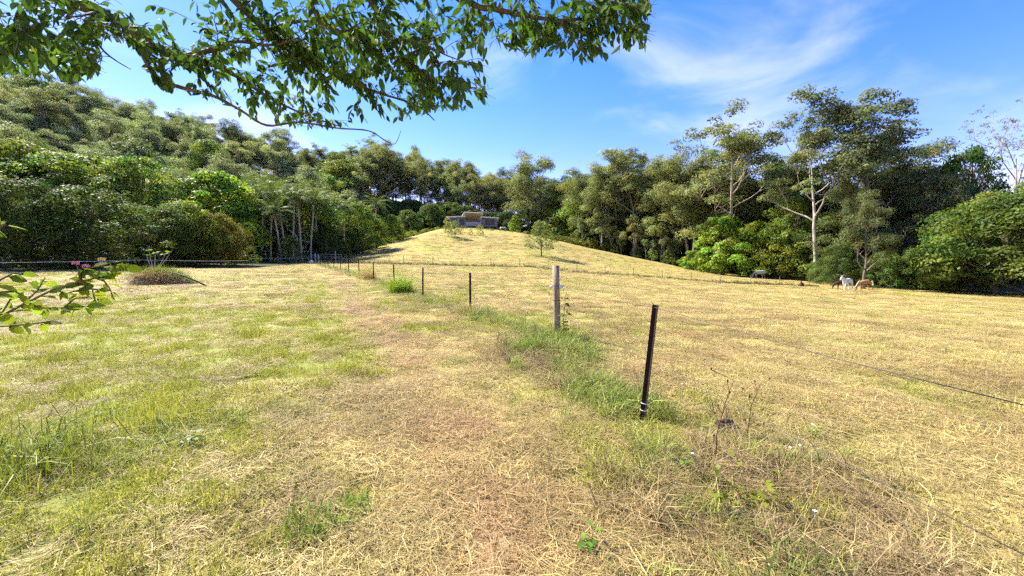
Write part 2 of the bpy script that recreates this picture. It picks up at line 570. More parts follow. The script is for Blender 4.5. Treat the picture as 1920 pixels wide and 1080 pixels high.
def measured_h(me):
    n = len(me.vertices); a = np.empty(n * 3, np.float32); me.vertices.foreach_get('co', a)
    return float(a.reshape(-1, 3)[:, 2].max())

# open-crowned tall eucalypts: bare limbs with tufted clumps
for k in range(4):
    r = np.random.default_rng(100 + k)
    mb, tips = skeleton(r, 30, 0.42, 0.42, 10, 9.0, spread=0.85, levels=3, fork=3)
    tips = [t for t in tips if t.z > 9]
    cl = []
    for t in tips:
        s = r.uniform(0.6, 1.35)
        cl.append((np.array(t) + [0, 0, 0.2], (1.38 * s, 1.38 * s, 0.85 * s)))
    me = cloud('crown', r, cl, 62, 0.44, 0.42, droop=0.9, low=-0.6, tone_sd=0.2, shell=0.5, hue=0.05)
    tm = mb.mesh('trunk', True)
    proto('open%d' % k, tm, me, measured_h(me), 'pale_bark' if k % 2 else 'grey_bark', 'euc_leaf')

# full-crowned forest eucalypts
for k in range(5):
    r = np.random.default_rng(200 + k)
    mb, tips = skeleton(r, 26, 0.40, 0.40, 10, 7.5, spread=0.8, levels=2, fork=3)
    cl = []
    for t in tips:
        if t.z < 6: continue
        s = r.uniform(0.9, 1.6)
        cl.append((np.array(t), (1.75 * s, 1.75 * s, 1.15 * s)))
    for q in range(26):
        a = r.uniform(0, 2 * PI); f = r.random() ** 0.5; z = r.uniform(8, 21)
        rr = f * 4.6 * math.sin(min(1.0, (25 - z) / 13) * 1.35)
        s = r.uniform(0.9, 1.5)
        cl.append((np.array([math.cos(a) * rr, math.sin(a) * rr, z]), (1.7 * s, 1.7 * s, 1.2 * s)))
    me = cloud('crown', r, cl, 95, 0.40, 0.40, droop=0.9, low=-0.75, tone_sd=0.2, shell=0.5, hue=0.05)
    proto('full%d' % k, mb.mesh('trunk', True), me, measured_h(me), 'pale_bark' if k % 2 == 0 else 'grey_bark', 'euc_leaf')

# broad-leaved rainforest trees, leafy to the ground
def bushy(key, seed, H, R, n, per, L, Wr, mat, top=0.75, low=0.12, tone=0.16, shape=1.0, rc=(0.16, 0.3)):
    r = np.random.default_rng(seed)
    mb = MB(); cl = []
    tp, _ = curve((0, 0, -0.4), (0, 0, 1), H * 0.75, r, 0.08, 0.05, 7)
    mb.tube(tp, [0.045 * H * (1 - 0.8 * i / 7) * 0.45 for i in range(8)], 7)
    for q in range(n):
        z = low + (1 - low) * (q + r.random()) / n
        a = q * 2.399 + r.normal() * 0.3
        prof = math.sin(PI * min(0.98, (z * 0.86 + 0.12)) ** shape) ** 0.6
        rr = R * prof * r.uniform(0.45, 1.08)
        s = R * r.uniform(*rc) * r.uniform(0.7, 1.25)
        c = np.array([math.cos(a) * rr, math.sin(a) * rr, z * (H - s * 0.6)])
        cl.append((c, (s * 1.15, s * 1.15, s * 0.8)))
        if q % 3 == 0:
            b0 = tp[min(7, int(z * 7))]
            mb.tube([b0, b0.lerp(Vector(c), 0.6) + Vector((0, 0, 0.3)), c], [0.012 * H * 0.5, 0.006 * H, 0.02], 5, cap=False)
    me = cloud('crown', r, cl, per, L, Wr, droop=0.6, low=-0.6, tone_sd=tone + 0.08, shell=0.55, hue=0.14)
    proto(key, mb.mesh('trunk', True), me, measured_h(me), 'grey_bark', mat)

bushy('broad0', 301, 13, 5.5, 90, 110, 0.36, 0.5, 'broad_leaf')
bushy('broad1', 302, 15, 5.0, 90, 110, 0.36, 0.5, 'broad_leaf', shape=1.2)
bushy('broad2', 303, 11, 6.0, 80, 120, 0.34, 0.48, 'broad_leaf', shape=0.8)
bushy('dark0', 311, 9, 6.0, 110, 150, 0.26, 0.5, 'dark_leaf', low=0.02, shape=0.75, rc=(0.13, 0.24))
bushy('dark1', 312, 8, 5.0, 100, 160, 0.25, 0.5, 'dark_leaf', low=0.02, shape=0.8, rc=(0.13, 0.24))
bushy('lime0', 321, 11, 4.8, 60, 120, 0.42, 0.55, 'lime_leaf', low=0.08)
bushy('lime1', 322, 9, 4.5, 55, 130, 0.40, 0.55, 'lime_leaf', low=0.08, shape=0.85)
bushy('shrub0', 331, 3.0, 1.5, 26, 420, 0.14, 0.5, 'broad_leaf', low=0.05)
bushy('shrub1', 332, 2.4, 1.8, 26, 420, 0.14, 0.45, 'broad_leaf', low=0.03, shape=0.8)

# feathery she-oak like trees
for k in range(2):
    r = np.random.default_rng(340 + k)
    mb, tips = skeleton(r, 18, 0.2, 0.25, 14, 5.0, spread=0.75, levels=2, fork=3, lean=0.03)
    cl = [(np.array(t), (1.3 * s, 1.3 * s, 1.1 * s)) for t in tips for s in (r.uniform(0.7, 1.2),) if t.z > 2.5]
    me = cloud('crown', r, cl, 130, 0.55, 0.16, droop=1.4, low=-0.8, shell=0.25)
    proto('feather%d' % k, mb.mesh('trunk', True), me, measured_h(me), 'grey_bark', 'euc_leaf')

# slender young edge trees
for k in range(2):
    r = np.random.default_rng(360 + k)
    mb, tips = skeleton(r, 12, 0.25, 0.13, 9, 3.2, spread=0.6, levels=2, fork=3)
    cl = [(np.array(t), (0.95 * s, 0.95 * s, 0.75 * s)) for t in tips for s in (r.uniform(0.8, 1.4),) if t.z > 2.5]
    me = cloud('crown', r, cl, 190, 0.33, 0.42, droop=0.9, low=-0.6)
    proto('young%d' % k, mb.mesh('trunk', True), me, measured_h(me), 'pale_bark', 'euc_leaf')

# nearly leafless trees with fine twigs
for k in range(2):
    r = np.random.default_rng(380 + k)
    mb, tips = skeleton(r, 24, 0.35, 0.55, 8, 8.5, spread=0.55, levels=4, fork=3)
    cl = [(np.array(t), (0.7 * s, 0.7 * s, 0.4 * s)) for t in tips[::3] for s in (r.uniform(0.7, 1.3),) if t.z > 9]
    me = cloud('crown', r, cl, 46, 0.34, 0.25, droop=0.7, low=-0.8, shell=0.2)
    proto('bare%d' % k, mb.mesh('trunk', True), me, measured_h(me), 'dead_wood', 'euc_leaf')

# the small round trees on the mown slope
bushy('lawn', 395, 8, 3.2, 60, 130, 0.26, 0.42, 'euc_leaf', low=0.2, rc=(0.14, 0.27))

QUEUE = []
def plant(*a, **k):
    QUEUE.append((a, k))

def plant_now(key, name, x, y, top_z=None, H=None, wide=1.0, rz=None, label=None, cat='tree', group=None, tint=None, sink=0.0, zone=None):
    tm, cm, h0 = PROTO[key]
    z = tz(x, y)
    if H is None: H = top_z - z
    s = H / h0
    # leave out what nearer trees hide completely
    wpx = RADIUS[key] * s * wide / y * F
    cx_, top_, fw_ = project(np.array([x, y, z + H]))
    _, bot_, _ = project(np.array([x, y, z]))
    lo, hi = int((cx_ - wpx * 0.85 + 400) / 4), int((cx_ + wpx * 0.85 + 400) / 4)
    lo, hi = max(lo, 0), min(hi, len(SKYLINE) - 1)
    if group and (hi <= lo or not (SKYLINE[lo:hi + 1] > top_ + 3).any()):
        return None
    lo, hi = int((cx_ - wpx * 0.6 + 400) / 4), int((cx_ + wpx * 0.6 + 400) / 4)
    lo, hi = max(lo, 0), min(hi, len(SKYLINE) - 1)
    if hi > lo and key[:4] in ('broa', 'dark', 'lime', 'full'):
        SKYLINE[lo:hi + 1] = np.minimum(SKYLINE[lo:hi + 1], top_ + (0.45 if key[0] == 'f' else 0.25) * (bot_ - top_))
    o = empty(name, (x, y, z - sink), random.uniform(0, 6.28) if rz is None else rz, (s * wide, s * wide, s))
    tr = link('trunk', tm, None, o)
    cr_ = link('crown', cm, None, o)
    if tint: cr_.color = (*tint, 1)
    if zone == 'ridge':
        col = 'the huge dark bush' if cx_ < 230 else 'the bluish conical tree' if cx_ < 420 else 'the palm grove' if cx_ < 620 else 'the lone palms'
        hgt = 'skyline' if y > 165 else 'middle slope' if y > 115 else 'lower slope'
        label = 'grey-green eucalypt on the wooded ridge, ' + hgt + ' above ' + col
    tag(o, label, cat, group)
    if group: LOOKALIKE.setdefault(label, []).append((float(cx_), o))
    return o

LOOKALIKE = {}
ORD = 'first second third fourth fifth sixth seventh eighth ninth tenth eleventh twelfth thirteenth fourteenth fifteenth sixteenth seventeenth eighteenth nineteenth twentieth'.split()
def ordinals():
    for lab, lst in LOOKALIKE.items():
        if len(lst) < 2: continue
        lst.sort(key=lambda q: q[0])
        for i, (px, o) in enumerate(lst):
            o['label'] = (ORD[i] if i < 20 else '%d%s' % (i + 1, {1: 'st', 2: 'nd', 3: 'rd'}.get((i + 1) % 10, 'th'))) + ' from left: ' + lab
SKYLINE = np.full(700, 600.0)
def measured_r(me):
    n = len(me.vertices); a = np.empty(n * 3, np.float32); me.vertices.foreach_get('co', a)
    return float(np.percentile(np.hypot(a[0::3], a[1::3]), 95))
RADIUS = {k: measured_r(v[1]) for k, v in PROTO.items()}

def plant_px(key, name, px, Y, top_py, wide=1.0, **k):
    x = gx(px, Y)
    return plant(key, name, x, Y, top_z=at(px, top_py, Y).z, wide=wide, **k)

def tj(a=0.12, base=(1, 1, 1)):
    v = random.uniform(1 - a, 1 + a)
    w = random.uniform(-0.08, 0.08)
    return (base[0] * v * (1 + w), base[1] * v, base[2] * v * (1 - w))

# ------------------------------------------------------------------ house on the hill
noise_mat('wall_grey', (0.15, 0.15, 0.15), (0.135, 0.135, 0.135), 3, bump=0.05, rough=0.6)
noise_mat('wall_pale', (0.26, 0.255, 0.25), (0.23, 0.225, 0.22), 3, bump=0.05, rough=0.6)
noise_mat('roof_white', (0.72, 0.71, 0.69), (0.64, 0.63, 0.61), 3, rough=0.45, bump=0.05)
noise_mat('roof_dark', (0.10, 0.105, 0.115), (0.08, 0.085, 0.09), 3, rough=0.5, bump=0.05)
noise_mat('soffit_timber', (0.38, 0.31, 0.22), (0.31, 0.25, 0.18), 2, stretch=(1, 8, 1), bump=0.1, rough=0.5)
noise_mat('louvre', (0.03, 0.033, 0.038), (0.022, 0.025, 0.03), 4, rough=0.4, bump=0)
m, t, out = newmat('window_glass')
b_ = principled(t, (0.03, 0.035, 0.04), 0.25, 0.0, 0.35); t.links.new(b_.outputs[0], out.inputs[0]); MATS['window_glass'] = m
m, t, out = newmat('balcony_glass')
b_ = principled(t, (0.22, 0.25, 0.28), 0.25, 0.0, 0.4); t.links.new(b_.outputs[0], out.inputs[0]); MATS['balcony_glass'] = m

def build_house():
    hx, hy = gx(888, 144), 144
    gz = at(888, 430, 144).z
    h = empty('hill_house', (hx, hy, gz), 0.06)
    tag(h, 'low grey house with raked timber-lined roof on top of the hill', 'house')
    fz = 1.0                      # floor level above the ground
    def bx(name, mat, x0, x1, y0, y1, z0, z1, parent=h):
        return MB().box(((x0 + x1) / 2, (y0 + y1) / 2, (z0 + z1) / 2), (x1 - x0, y1 - y0, z1 - z0)).build(name, mat, parent)
    # subfloor: bearers and stumps
    bx('floor_deck', 'roof_dark', -8.6, 8.8, -0.2, 9, fz - 0.28, fz)
    for x in (-8.2, -5.6, -2.8, -1.0, 0.9, 3.2, 6.0, 8.3):
        for y in (0.1, 7.5):
            bx('stump', 'wall_grey', x - 0.12, x + 0.12, y - 0.12, y + 0.12, -1.6, fz - 0.285)
    bx('underfloor_shade_sheet', 'louvre', -8.3, 8.5, 2.2, 2.3, -1.5, fz - 0.285)  # dark sheet stands in for the shade of the open gap under the floor
    # wings
    bx('wall', 'wall_pale', -8.4, -2.9, 0, 8.6, fz + 0.004, fz + 3.25)
    bx('wall', 'wall_grey', 3.0, 8.6, 0, 8.6, fz + 0.004, fz + 2.95)
    bx('wall', 'wall_grey', -2.896, 2.996, 2.4, 8.5, fz + 0.004, fz + 3.2)
    # windows: left wing
    def window(x0, x1, z0, z1, y, panes, mat, slats=0):
        fr = bx('window', 'wall_pale', x0 - 0.1, x1 + 0.1, y - 0.05, y - 0.003, z0 - 0.1, z1 + 0.1)
        w = (x1 - x0) / panes
        for k in range(panes):
            bx('pane', mat, x0 + k * w + 0.04, x0 + (k + 1) * w - 0.04, y - 0.075, y - 0.053, z0, z1, fr)
        for k in range(slats):
            zz = z0 + (k + 0.5) * (z1 - z0) / slats
            bx('slat', 'louvre', x0 + 0.04, x1 - 0.04, y - 0.11, y - 0.078, zz - 0.05, zz + 0.05, fr)
    window(-8.0, -5.6, fz + 0.5, fz + 2.9, 0, 2, 'window_glass')
    window(-5.05, -3.05, fz + 0.45, fz + 2.9, 0, 1, 'window_glass', 9)
    window(4.0, 7.7, fz + 0.4, fz + 2.65, 0, 2, 'window_glass', 9)
    window(-2.6, 2.7, fz + 0.2, fz + 2.6, 2.4, 4, 'window_glass')
    # centre balcony
    for k in range(5):
        x0 = -2.7 + k * 1.12
        bx('balcony_panel', 'balcony_glass', x0, x0 + 1.06, -0.12, -0.09, fz + 0.15, fz + 1.6)
        bx('balcony_post', 'wall_pale', x0 - 0.035, x0 + 0.025, -0.16, -0.05, fz + 0.004, fz + 1.68)
    bx('fin_wall', 'wall_pale', 2.5, 2.97, -0.1, 2.39, fz + 0.006, fz + 3.1)
    # wing roofs, falling outwards
    def slab(name, mat, p, th):
        lo = [Vector(q) for q in p]; hi = [q + Vector((0, 0, th)) for q in lo]
        return MB().hexa(lo + hi).build(name, mat, h)
    slab('wing_roof', 'roof_white', [(-9.6, -0.9, fz + 3.10), (-2.6, -0.9, fz + 3.42), (-2.6, 9.0, fz + 3.52), (-9.6, 9.0, fz + 3.2)], 0.30)
    slab('side_awning', 'roof_white', [(-10.6, -0.7, fz + 1.4), (-9.62, -0.7, fz + 3.08), (-9.62, 8.8, fz + 3.18), (-10.6, 8.8, fz + 1.5)], 0.10)
    slab('wing_roof', 'roof_white', [(2.7, -0.9, fz + 3.22), (9.1, -0.9, fz + 2.82), (9.1, 9.0, fz + 2.9), (2.7, 9.0, fz + 3.3)], 0.30)
    # raised centre roof raking up towards the paddock, timber underside
    n0, n1 = Vector((-3.0, -2.6, fz + 4.72)), Vector((3.6, -2.6, fz + 4.35))
    b0, b1 = Vector((-2.9, 2.6, fz + 2.55)), Vector((1.35, 2.6, fz + 2.35))
    slab('raked_roof', 'roof_white', [n0, n1, b1, b0], 0.28)
    off = Vector((0, 0, -0.07))
    MB().hexa([n0 + off + Vector((0.1, .1, 0)), n1 + off + Vector((-0.25, .1, 0)), b1 + off + Vector((-.15, 0, 0)), b0 + off + Vector((.1, 0, 0)),
               n0 + off * 0.1 + Vector((0.1, .1, 0)), n1 + off * 0.1 + Vector((-0.25, .1, 0)), b1 + off * 0.1 + Vector((-.15, 0, 0)), b0 + off * 0.1 + Vector((.1, 0, 0))]).build('timber_soffit', 'soffit_timber', h)
    slab('upper_roof', 'roof_white', [(-4.2, 0.5, fz + 3.55), (-3.02, -2.4, fz + 4.70), (-3.02, 7, fz + 4.7), (-4.2, 7, fz + 3.6)], 0.12)
    bx('clerestory_wall', 'roof_dark', -2.88, 2.9, 3.4, 8.2, fz + 3.2, fz + 3.9)
    MB().tube([(3.2, 2.5, fz + 3.3), (3.2, 2.5, fz + 5.1)], 0.14, 8).tube([(3.2, 2.5, fz + 5.1), (3.2, 2.5, fz + 5.35)], 0.24, 8).build('flue', 'gate_metal', h)
    # a parked trailer on the right
    tx, ty = gx(945, 141), 141
    tr = empty('trailer', (tx, ty, tz(tx, ty)), 0.2)
    tag(tr, 'low dark trailer with pale load parked beside the hill house', 'trailer')
    MB().box((0, 0, 0.75), (3.2, 1.6, 0.12)).box((-1.55, 0, 1.0), (0.06, 1.6, 0.4)).box((1.55, 0, 1.0), (0.06, 1.6, 0.4)).build('tray', 'roof_dark', tr)
    MB().box((-0.3, 0, 1.1), (1.8, 1.2, 0.5)).build('load', 'roof_white', tr)
    MB().tube([(1.6, 0, 0.7), (2.9, 0, 0.5)], 0.06, 6).build('drawbar', 'gate_metal', tr)
    for sy in (-0.8, 0.8):
        MB().tube([(0, sy - 0.1, 0.38), (0, sy + 0.1, 0.38)], 0.38, 14).build('wheel', 'black_plastic', tr)
build_house()

# ------------------------------------------------------------------ forest
placed = []
def far_enough(x, y, d):
    for (a, b, c) in placed:
        if (a - x) ** 2 + (b - y) ** 2 < ((d + c) / 2) ** 2: return False
    return True
def scatter(n, poly, dmin, tries=40):
    xs = [p[0] for p in poly]; ys = [p[1] for p in poly]
    out = []
    for i in range(n * tries):
        if len(out) >= n: break
        x = random.uniform(min(xs), max(xs)); y = random.uniform(min(ys), max(ys))
        if not bool(inside(np.array([x]), np.array([y]), poly)[0]): continue
        if bool(inside(np.array([x]), np.array([y]))[0]): continue
        px, py, fw = project(np.array([x, y, tz(x, y) + 15]))
        if px < -160 or px > 2080: continue
        if not far_enough(x, y, dmin): continue
        placed.append((x, y, dmin)); out.append((x, y))
    return out

EUC = ['full0', 'full1', 'full2', 'full3', 'full4']
# edge of the right-hand forest: the trees that can be told apart
def euc(px, Y, top, label, key='open0', wide=1.0, rz=None, tint=(1, 1, 1), **k):
    plant_px(key, 'tall_eucalypt', px, Y, top, wide, label=label, rz=rz, tint=tint, **k)
    placed.append((gx(px, Y), Y, 7))
euc(1645, 72, 142, 'tallest eucalypt with a wide spreading dark crown above the right-hand forest', 'open0', 1.3, 0.4, (0.8, 0.85, 0.85))
euc(1528, 76, 178, 'tall crooked eucalypt left of the tallest spreading one', 'open1', 1.1, 2.0, (0.95, 0.95, 0.85))
euc(1352, 98, 212, 'tall eucalypt with bare white limbs and thin tufted top', 'open3', 1.3, 1.0, (1.1, 1.08, 1.0))
euc(1188, 128, 262, 'tall pale eucalypt with a narrow pointed top right of the hill', 'open2', 1.15, 0.0, (1.15, 1.12, 1.0))
euc(1243, 122, 290, 'round-topped eucalypt next to the narrow pointed one', 'full1', 1.1, 0.0, (1.2, 1.18, 1.0))
euc(985, 176, 272, 'large pale eucalypt standing just right of the hill house', 'full2', 1.1, 0.3, (1.25, 1.22, 1.05))
euc(1128, 140, 305, 'bushy pale eucalypt above the right end of the hill crest', 'full0', 1.1, 0.3, (1.2, 1.2, 1.0))
euc(1300, 108, 280, 'dense olive eucalypt behind the lime green trees', 'full3', 1.25, 0.3, (1.1, 1.05, 0.9))
euc(1400, 100, 305, 'broad olive eucalypt between the white-limbed and crooked ones', 'full4', 1.2, 0.3, (1.0, 0.98, 0.85))
euc(1338, 106, 246, 'broad dense eucalypt crown behind the bare white limbs', 'full0', 1.25, 1.3, (1.15, 1.12, 0.95))
euc(1290, 116, 275, 'dense pale eucalypt left behind the bare white limbs', 'full2', 1.15, 2.3, (1.2, 1.18, 1.0))
euc(1425, 108, 290, 'dense eucalypt crown filling the gap before the crooked one', 'full1', 1.2, 0.9, (1.0, 1.0, 0.9))
euc(1088, 150, 312, 'rounded pale eucalypt right of the house above the slope shrubs', 'full4', 1.2, 0.2, (1.2, 1.2, 1.0))
euc(1160, 138, 284, 'tall rounded eucalypt just left of the narrow pointed one', 'full3', 1.05, 1.9, (1.2, 1.2, 1.0))
euc(1040, 172, 318, 'pale eucalypt right of the large one beside the house', 'full0', 1.1, 2.9, (1.2, 1.2, 1.0))
for px, Y, top, key, lab, tint in (
        (1500, 90, 268, 'full2', 'dense dark eucalypt below and left of the crooked one', (0.9, 0.92, 0.85)),
        (1598, 88, 240, 'full0', 'dense eucalypt crown between the crooked and the tallest ones', (0.85, 0.88, 0.82)),
        (1705, 86, 262, 'full4', 'dense eucalypt crown just right of the tallest trunk', (0.8, 0.85, 0.8)),
        (1762, 88, 325, 'full3', 'dense eucalypt crown left of the vine-covered column', (0.85, 0.9, 0.85)),
        (1850, 86, 365, 'full1', 'dense eucalypt crown below the leafless twigs', (0.8, 0.85, 0.8))):
    euc(px, Y, top, lab, key, 1.2, tint=tint)
plant_px('broad0', 'understorey_tree', 992, 181, 388, 1.2, label='dark leafy tree behind the lime bush right of the house', tint=(0.75, 0.85, 0.75))
plant_px('broad1', 'understorey_tree', 1022, 178, 380, 1.2, label='dark leafy tree closing the gap above the lone hill tree', tint=(0.75, 0.85, 0.75))
euc(1812, 74, 196, 'nearly leafless pale tree with fine upright twigs above the right-hand forest', 'bare0', 0.9, 0.2, (1.1, 0.95, 0.8))
euc(1872, 78, 228, 'nearly leafless leaning pale tree farthest right above the forest', 'bare1', 1.0, 1.2, (1.1, 0.95, 0.8))
plant_px('broad1', 'vine_covered_tree', 1797, 72, 268, 0.62, label='dark green vine-covered column tree among leafless twigs', tint=(0.55, 0.75, 0.6))
plant_px('feather0', 'she_oak_tree', 1622, 59, 352, 1.15, label='feathery tree with pale bare lower trunk behind the grazing horses', tint=(0.72, 0.72, 0.62), rz=0.4)
plant_px('feather1', 'she_oak_tree', 1745, 66, 318, 1.25, label='grey feathery tree between the pale trunk and the big round bush', tint=(0.65, 0.65, 0.6))
plant_px('feather0', 'she_oak_tree', 1690, 76, 285, 1.2, label='dusky feathery tree beneath the tallest eucalypt crown', tint=(0.62, 0.64, 0.58), rz=2.2)
plant_px('feather1', 'she_oak_tree', 1590, 74, 330, 1.2, label='olive feathery tree left of the pale bare trunk', tint=(0.8, 0.8, 0.62), rz=1.2)
plant_px('broad2', 'round_bush_tree', 1868, 53, 350, 1.12, label='big round glossy green bush-like tree at the paddock edge, farthest right', tint=(0.72, 0.8, 0.7))
plant_px('broad0', 'round_bush_tree', 1960, 50, 330, 1.1, label='second glossy round tree cut by the right picture edge', tint=(0.75, 0.82, 0.72))
plant_px('lime0', 'lime_green_tree', 1352, 96, 402, 1.1, label='lime green broadleaf tree, left one of the two beside the dark horse', tint=(0.85, 0.9, 0.9))
plant_px('lime1', 'lime_green_tree', 1418, 90, 412, 1.1, label='lime green broadleaf tree directly behind the grey horse', tint=(1.0, 1.0, 1.0))
plant_px('lime1', 'lime_green_bush', 1302, 104, 468, 1.3, label='small lime green bush at the foot of the hill-edge forest', tint=(0.9, 0.95, 0.9))
plant_px('broad1', 'broadleaf_tree', 1480, 84, 365, 1.0, label='mid green broadleaf tree right of the lime green ones', tint=(1.5, 1.4, 1.1))
plant_px('broad0', 'broadleaf_tree', 1540, 80, 395, 1.0, label='mid green broadleaf tree left of the feathery olive tree', tint=(1.25, 1.2, 1.0))
plant_px('dark0', 'dark_bush', 1570, 68, 455, 0.9, label='dark bush at the paddock edge behind the brown horse', tint=(1.1, 1.15, 1.0))
plant_px('dark1', 'dark_bush', 1660, 62, 470, 0.9, label='dark bush right of the pale bare trunk', tint=(1.1, 1.2, 1.0))
plant_px('dark0', 'dark_bush', 1725, 60, 462, 0.9, label='dark bush filling the gap beside the big round tree', tint=(1.1, 1.2, 1.0))
plant_px('broad0', 'broadleaf_tree', 1790, 62, 400, 1.0, label='dim green broadleaf tree behind the big round bush-like one', tint=(0.8, 0.85, 0.8))
for i, (px, Y, top) in enumerate([(1125, 137, 385), (1148, 134, 400), (1186, 128, 402), (1210, 125, 415), (1238, 121, 412), (1262, 117, 425), (1285, 113, 430), (1165, 131, 430), (1092, 140, 408), (1225, 122, 445)]):
    plant_px('young%d' % (i % 2), 'young_eucalypt', px, Y, top, random.uniform(0.8, 1.05), label='slender young grey-green tree on the forest edge along the hill slope',
             group='young trees along the hill slope', tint=tj(0.15, (1.15, 1.15, 1.05)))
# shrubs filling the right forest edge at ground level
edge = [(1080, 142), (1105, 139), (1135, 135), (1160, 132), (1200, 127), (1230, 122), (1260, 117), (1290, 113), (1320, 106), (1385, 98), (1450, 90), (1500, 82), (1525, 79), (1560, 74), (1605, 69), (1640, 66), (1690, 64), (1760, 58), (1815, 55), (1900, 52)]
for i, (px, Y) in enumerate(edge):
    x = gx(px, Y) + random.uniform(-0.5, 0.5)
    plant('broad2' if i % 2 else 'dark1', 'edge_bush', x, Y + 1.0, H=random.uniform(3.2, 5.5), wide=random.uniform(0.9, 1.2), label='low leafy bush filling the foot of the right-hand forest edge',
          cat='bush', group='bushes along the right forest edge', tint=tj(0.2, (1.1, 1.1, 1.0)))

# rear of the right-hand forest
for (x, y) in scatter(130, [(20, 175), (46, 132), (62, 118), (66, 84), (66, 74), (72, 62), (110, 60), (150, 120), (120, 200), (20, 215)], 5.6):
    ppx = 960 + F * x / y
    top = random.uniform(17, 23) if ppx > 1480 else random.uniform(26, 34)
    plant(random.choice(EUC + ['broad1', 'broad0']), 'forest_tree', x, y, H=top, wide=random.uniform(1.0, 1.3), group='trees deep in the right-hand forest',
          label='olive tree packed deep in the forest right of the hill', tint=tj(0.2, (1.05, 1.03, 0.9)))
# behind the house
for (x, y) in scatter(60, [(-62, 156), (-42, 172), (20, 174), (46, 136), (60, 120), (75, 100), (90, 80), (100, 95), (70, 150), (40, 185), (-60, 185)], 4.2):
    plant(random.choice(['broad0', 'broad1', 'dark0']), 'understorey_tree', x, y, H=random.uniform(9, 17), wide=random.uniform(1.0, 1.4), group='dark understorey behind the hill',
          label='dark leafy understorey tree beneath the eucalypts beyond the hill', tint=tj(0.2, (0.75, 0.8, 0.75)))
for (x, y) in scatter(70, [(-62, 158), (-42, 174), (20, 176), (40, 170), (60, 230), (-20, 250), (-80, 215)], 6.6):
    plant(random.choice(EUC + ['open2', 'open3']), 'gum_tree', x, y, H=random.uniform(24, 33), wide=random.uniform(0.9, 1.15), group='eucalypts behind the hill house',
          label='tall grey-green eucalypt in the stand behind the hill house', tint=tj(0.18, (1.15, 1.15, 1.05)))
# wooded ridge on the left
ridge = scatter(300, [(-330, 235), (-330, 120), (-150, 62), (-105, 66), (-62, 95), (-50, 120), (-52, 150), (-60, 165), (-45, 235), (-90, 240), (-200, 230)], 7.6)
for (x, y) in ridge:
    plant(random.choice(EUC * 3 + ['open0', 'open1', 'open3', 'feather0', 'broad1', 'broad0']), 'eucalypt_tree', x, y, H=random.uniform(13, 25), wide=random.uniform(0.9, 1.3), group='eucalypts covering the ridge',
          label='grey-green eucalypt among the crowns covering the wooded ridge', tint=tj(0.28, (1.15, 1.2, 1.3)), zone='ridge')  # cooler, lighter tint paints distance haze over the grey-green leaf colour

for (x, y) in scatter(45, [(-120, 120), (-62, 120), (-52, 160), (-40, 190), (-30, 240), (-100, 240)], 5.5):
    plant(random.choice(['broad0', 'broad1', 'broad2']), 'understorey_tree', x, y, H=random.uniform(9, 15), wide=random.uniform(1.0, 1.4), group='understorey on the ridge shoulder',
          label='dark understorey tree between the trunks on the ridge left of the house', tint=tj(0.2, (0.85, 0.88, 0.8)))

# left edge: rainforest growth beside the paddock
left = [  # raised broad-leaf tints put sun on the crown tops into the colour
    ('dark0', 60, 29.5, 335, 1.0, 'huge dark leafy bush nearest the lantana spray', (0.8, 0.85, 0.85)),
    ('dark1', 175, 31.0, 348, 1.15, 'dark glossy bush behind the pink lantana flowers', (0.95, 0.98, 0.9)),
    ('broad2', -60, 33, 290, 1.1, 'mid green leafy tree cut by the left picture edge', (1.0, 1.0, 0.9)),
    ('broad0', 35, 40, 255, 1.05, 'yellow-green leafy tree above the huge dark bush', (1.25, 1.15, 0.8)),
    ('broad1', 130, 41, 300, 1.2, 'sunlit leafy tree above the dark glossy bush', (1.3, 1.2, 0.85)),
    ('broad2', 220, 43, 322, 1.1, 'sunlit spreading tree behind the grassy mound', (1.3, 1.25, 0.85)),
    ('dark1', 300, 37, 385, 1.05, 'dark bush behind the small pale-stemmed plant', (1.1, 1.1, 0.8)),
    ('broad2', 350, 40, 372, 0.95, 'bright green rounded bush left of the palms', (1.3, 1.3, 0.9)),
    ('dark0', 415, 41.5, 398, 0.85, 'bronze-tinged bush where the wire fence turns', (1.9, 1.3, 0.8)),
    ('lime0', 410, 58, 318, 1.1, 'lime green tree top left of the palms', (0.95, 1.0, 0.9)),
    ('broad0', 330, 56, 330, 1.1, 'mid green tree behind the dark bush near the mound', (1.3, 1.25, 0.9)),
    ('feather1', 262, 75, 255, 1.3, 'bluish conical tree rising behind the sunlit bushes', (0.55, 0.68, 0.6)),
    ('broad1', 505, 76, 335, 1.2, 'light green tree top behind the palm grove', (1.2, 1.25, 0.9)),
    ('broad0', 565, 80, 345, 1.2, 'green tree top right behind the palm grove', (1.1, 1.15, 0.9)),
    ('dark1', 548, 61, 440, 0.6, 'vine-smothered grey-green mound of shrubs in front of the palms', (1.7, 1.6, 1.7)),
    ('dark0', 490, 60, 468, 0.9, 'low dark bush at the foot of the palms', (1.2, 1.25, 1.0)),
    ('dark0', 614, 76, 422, 0.65, 'dark umbrella-shaped tree behind the gate', (0.8, 0.9, 0.8)),
    ('broad2', 672, 96, 375, 0.9, 'green vine-hung tree between the lone palms', (1.05, 1.15, 0.9)),
    ('broad2', 735, 118, 400, 0.85, 'leafy tree at the left shoulder of the hill', (1.1, 1.2, 0.95)),
    ('dark1', 640, 84, 448, 0.9, 'dark bush at the foot of the two lone palms', (1.1, 1.2, 1.0)),
    ('broad2', 700, 104, 430, 0.9, 'pale green shrub mass beside the hill fence', (1.3, 1.35, 1.1)),
    ('broad0', 765, 150, 392, 1.0, 'dark leafy tree left behind the hill house', (0.8, 0.9, 0.8)),
    ('broad0', 812, 163, 380, 1.0, 'dark leafy tree close behind the left end of the house', (0.7, 0.8, 0.75)),
]
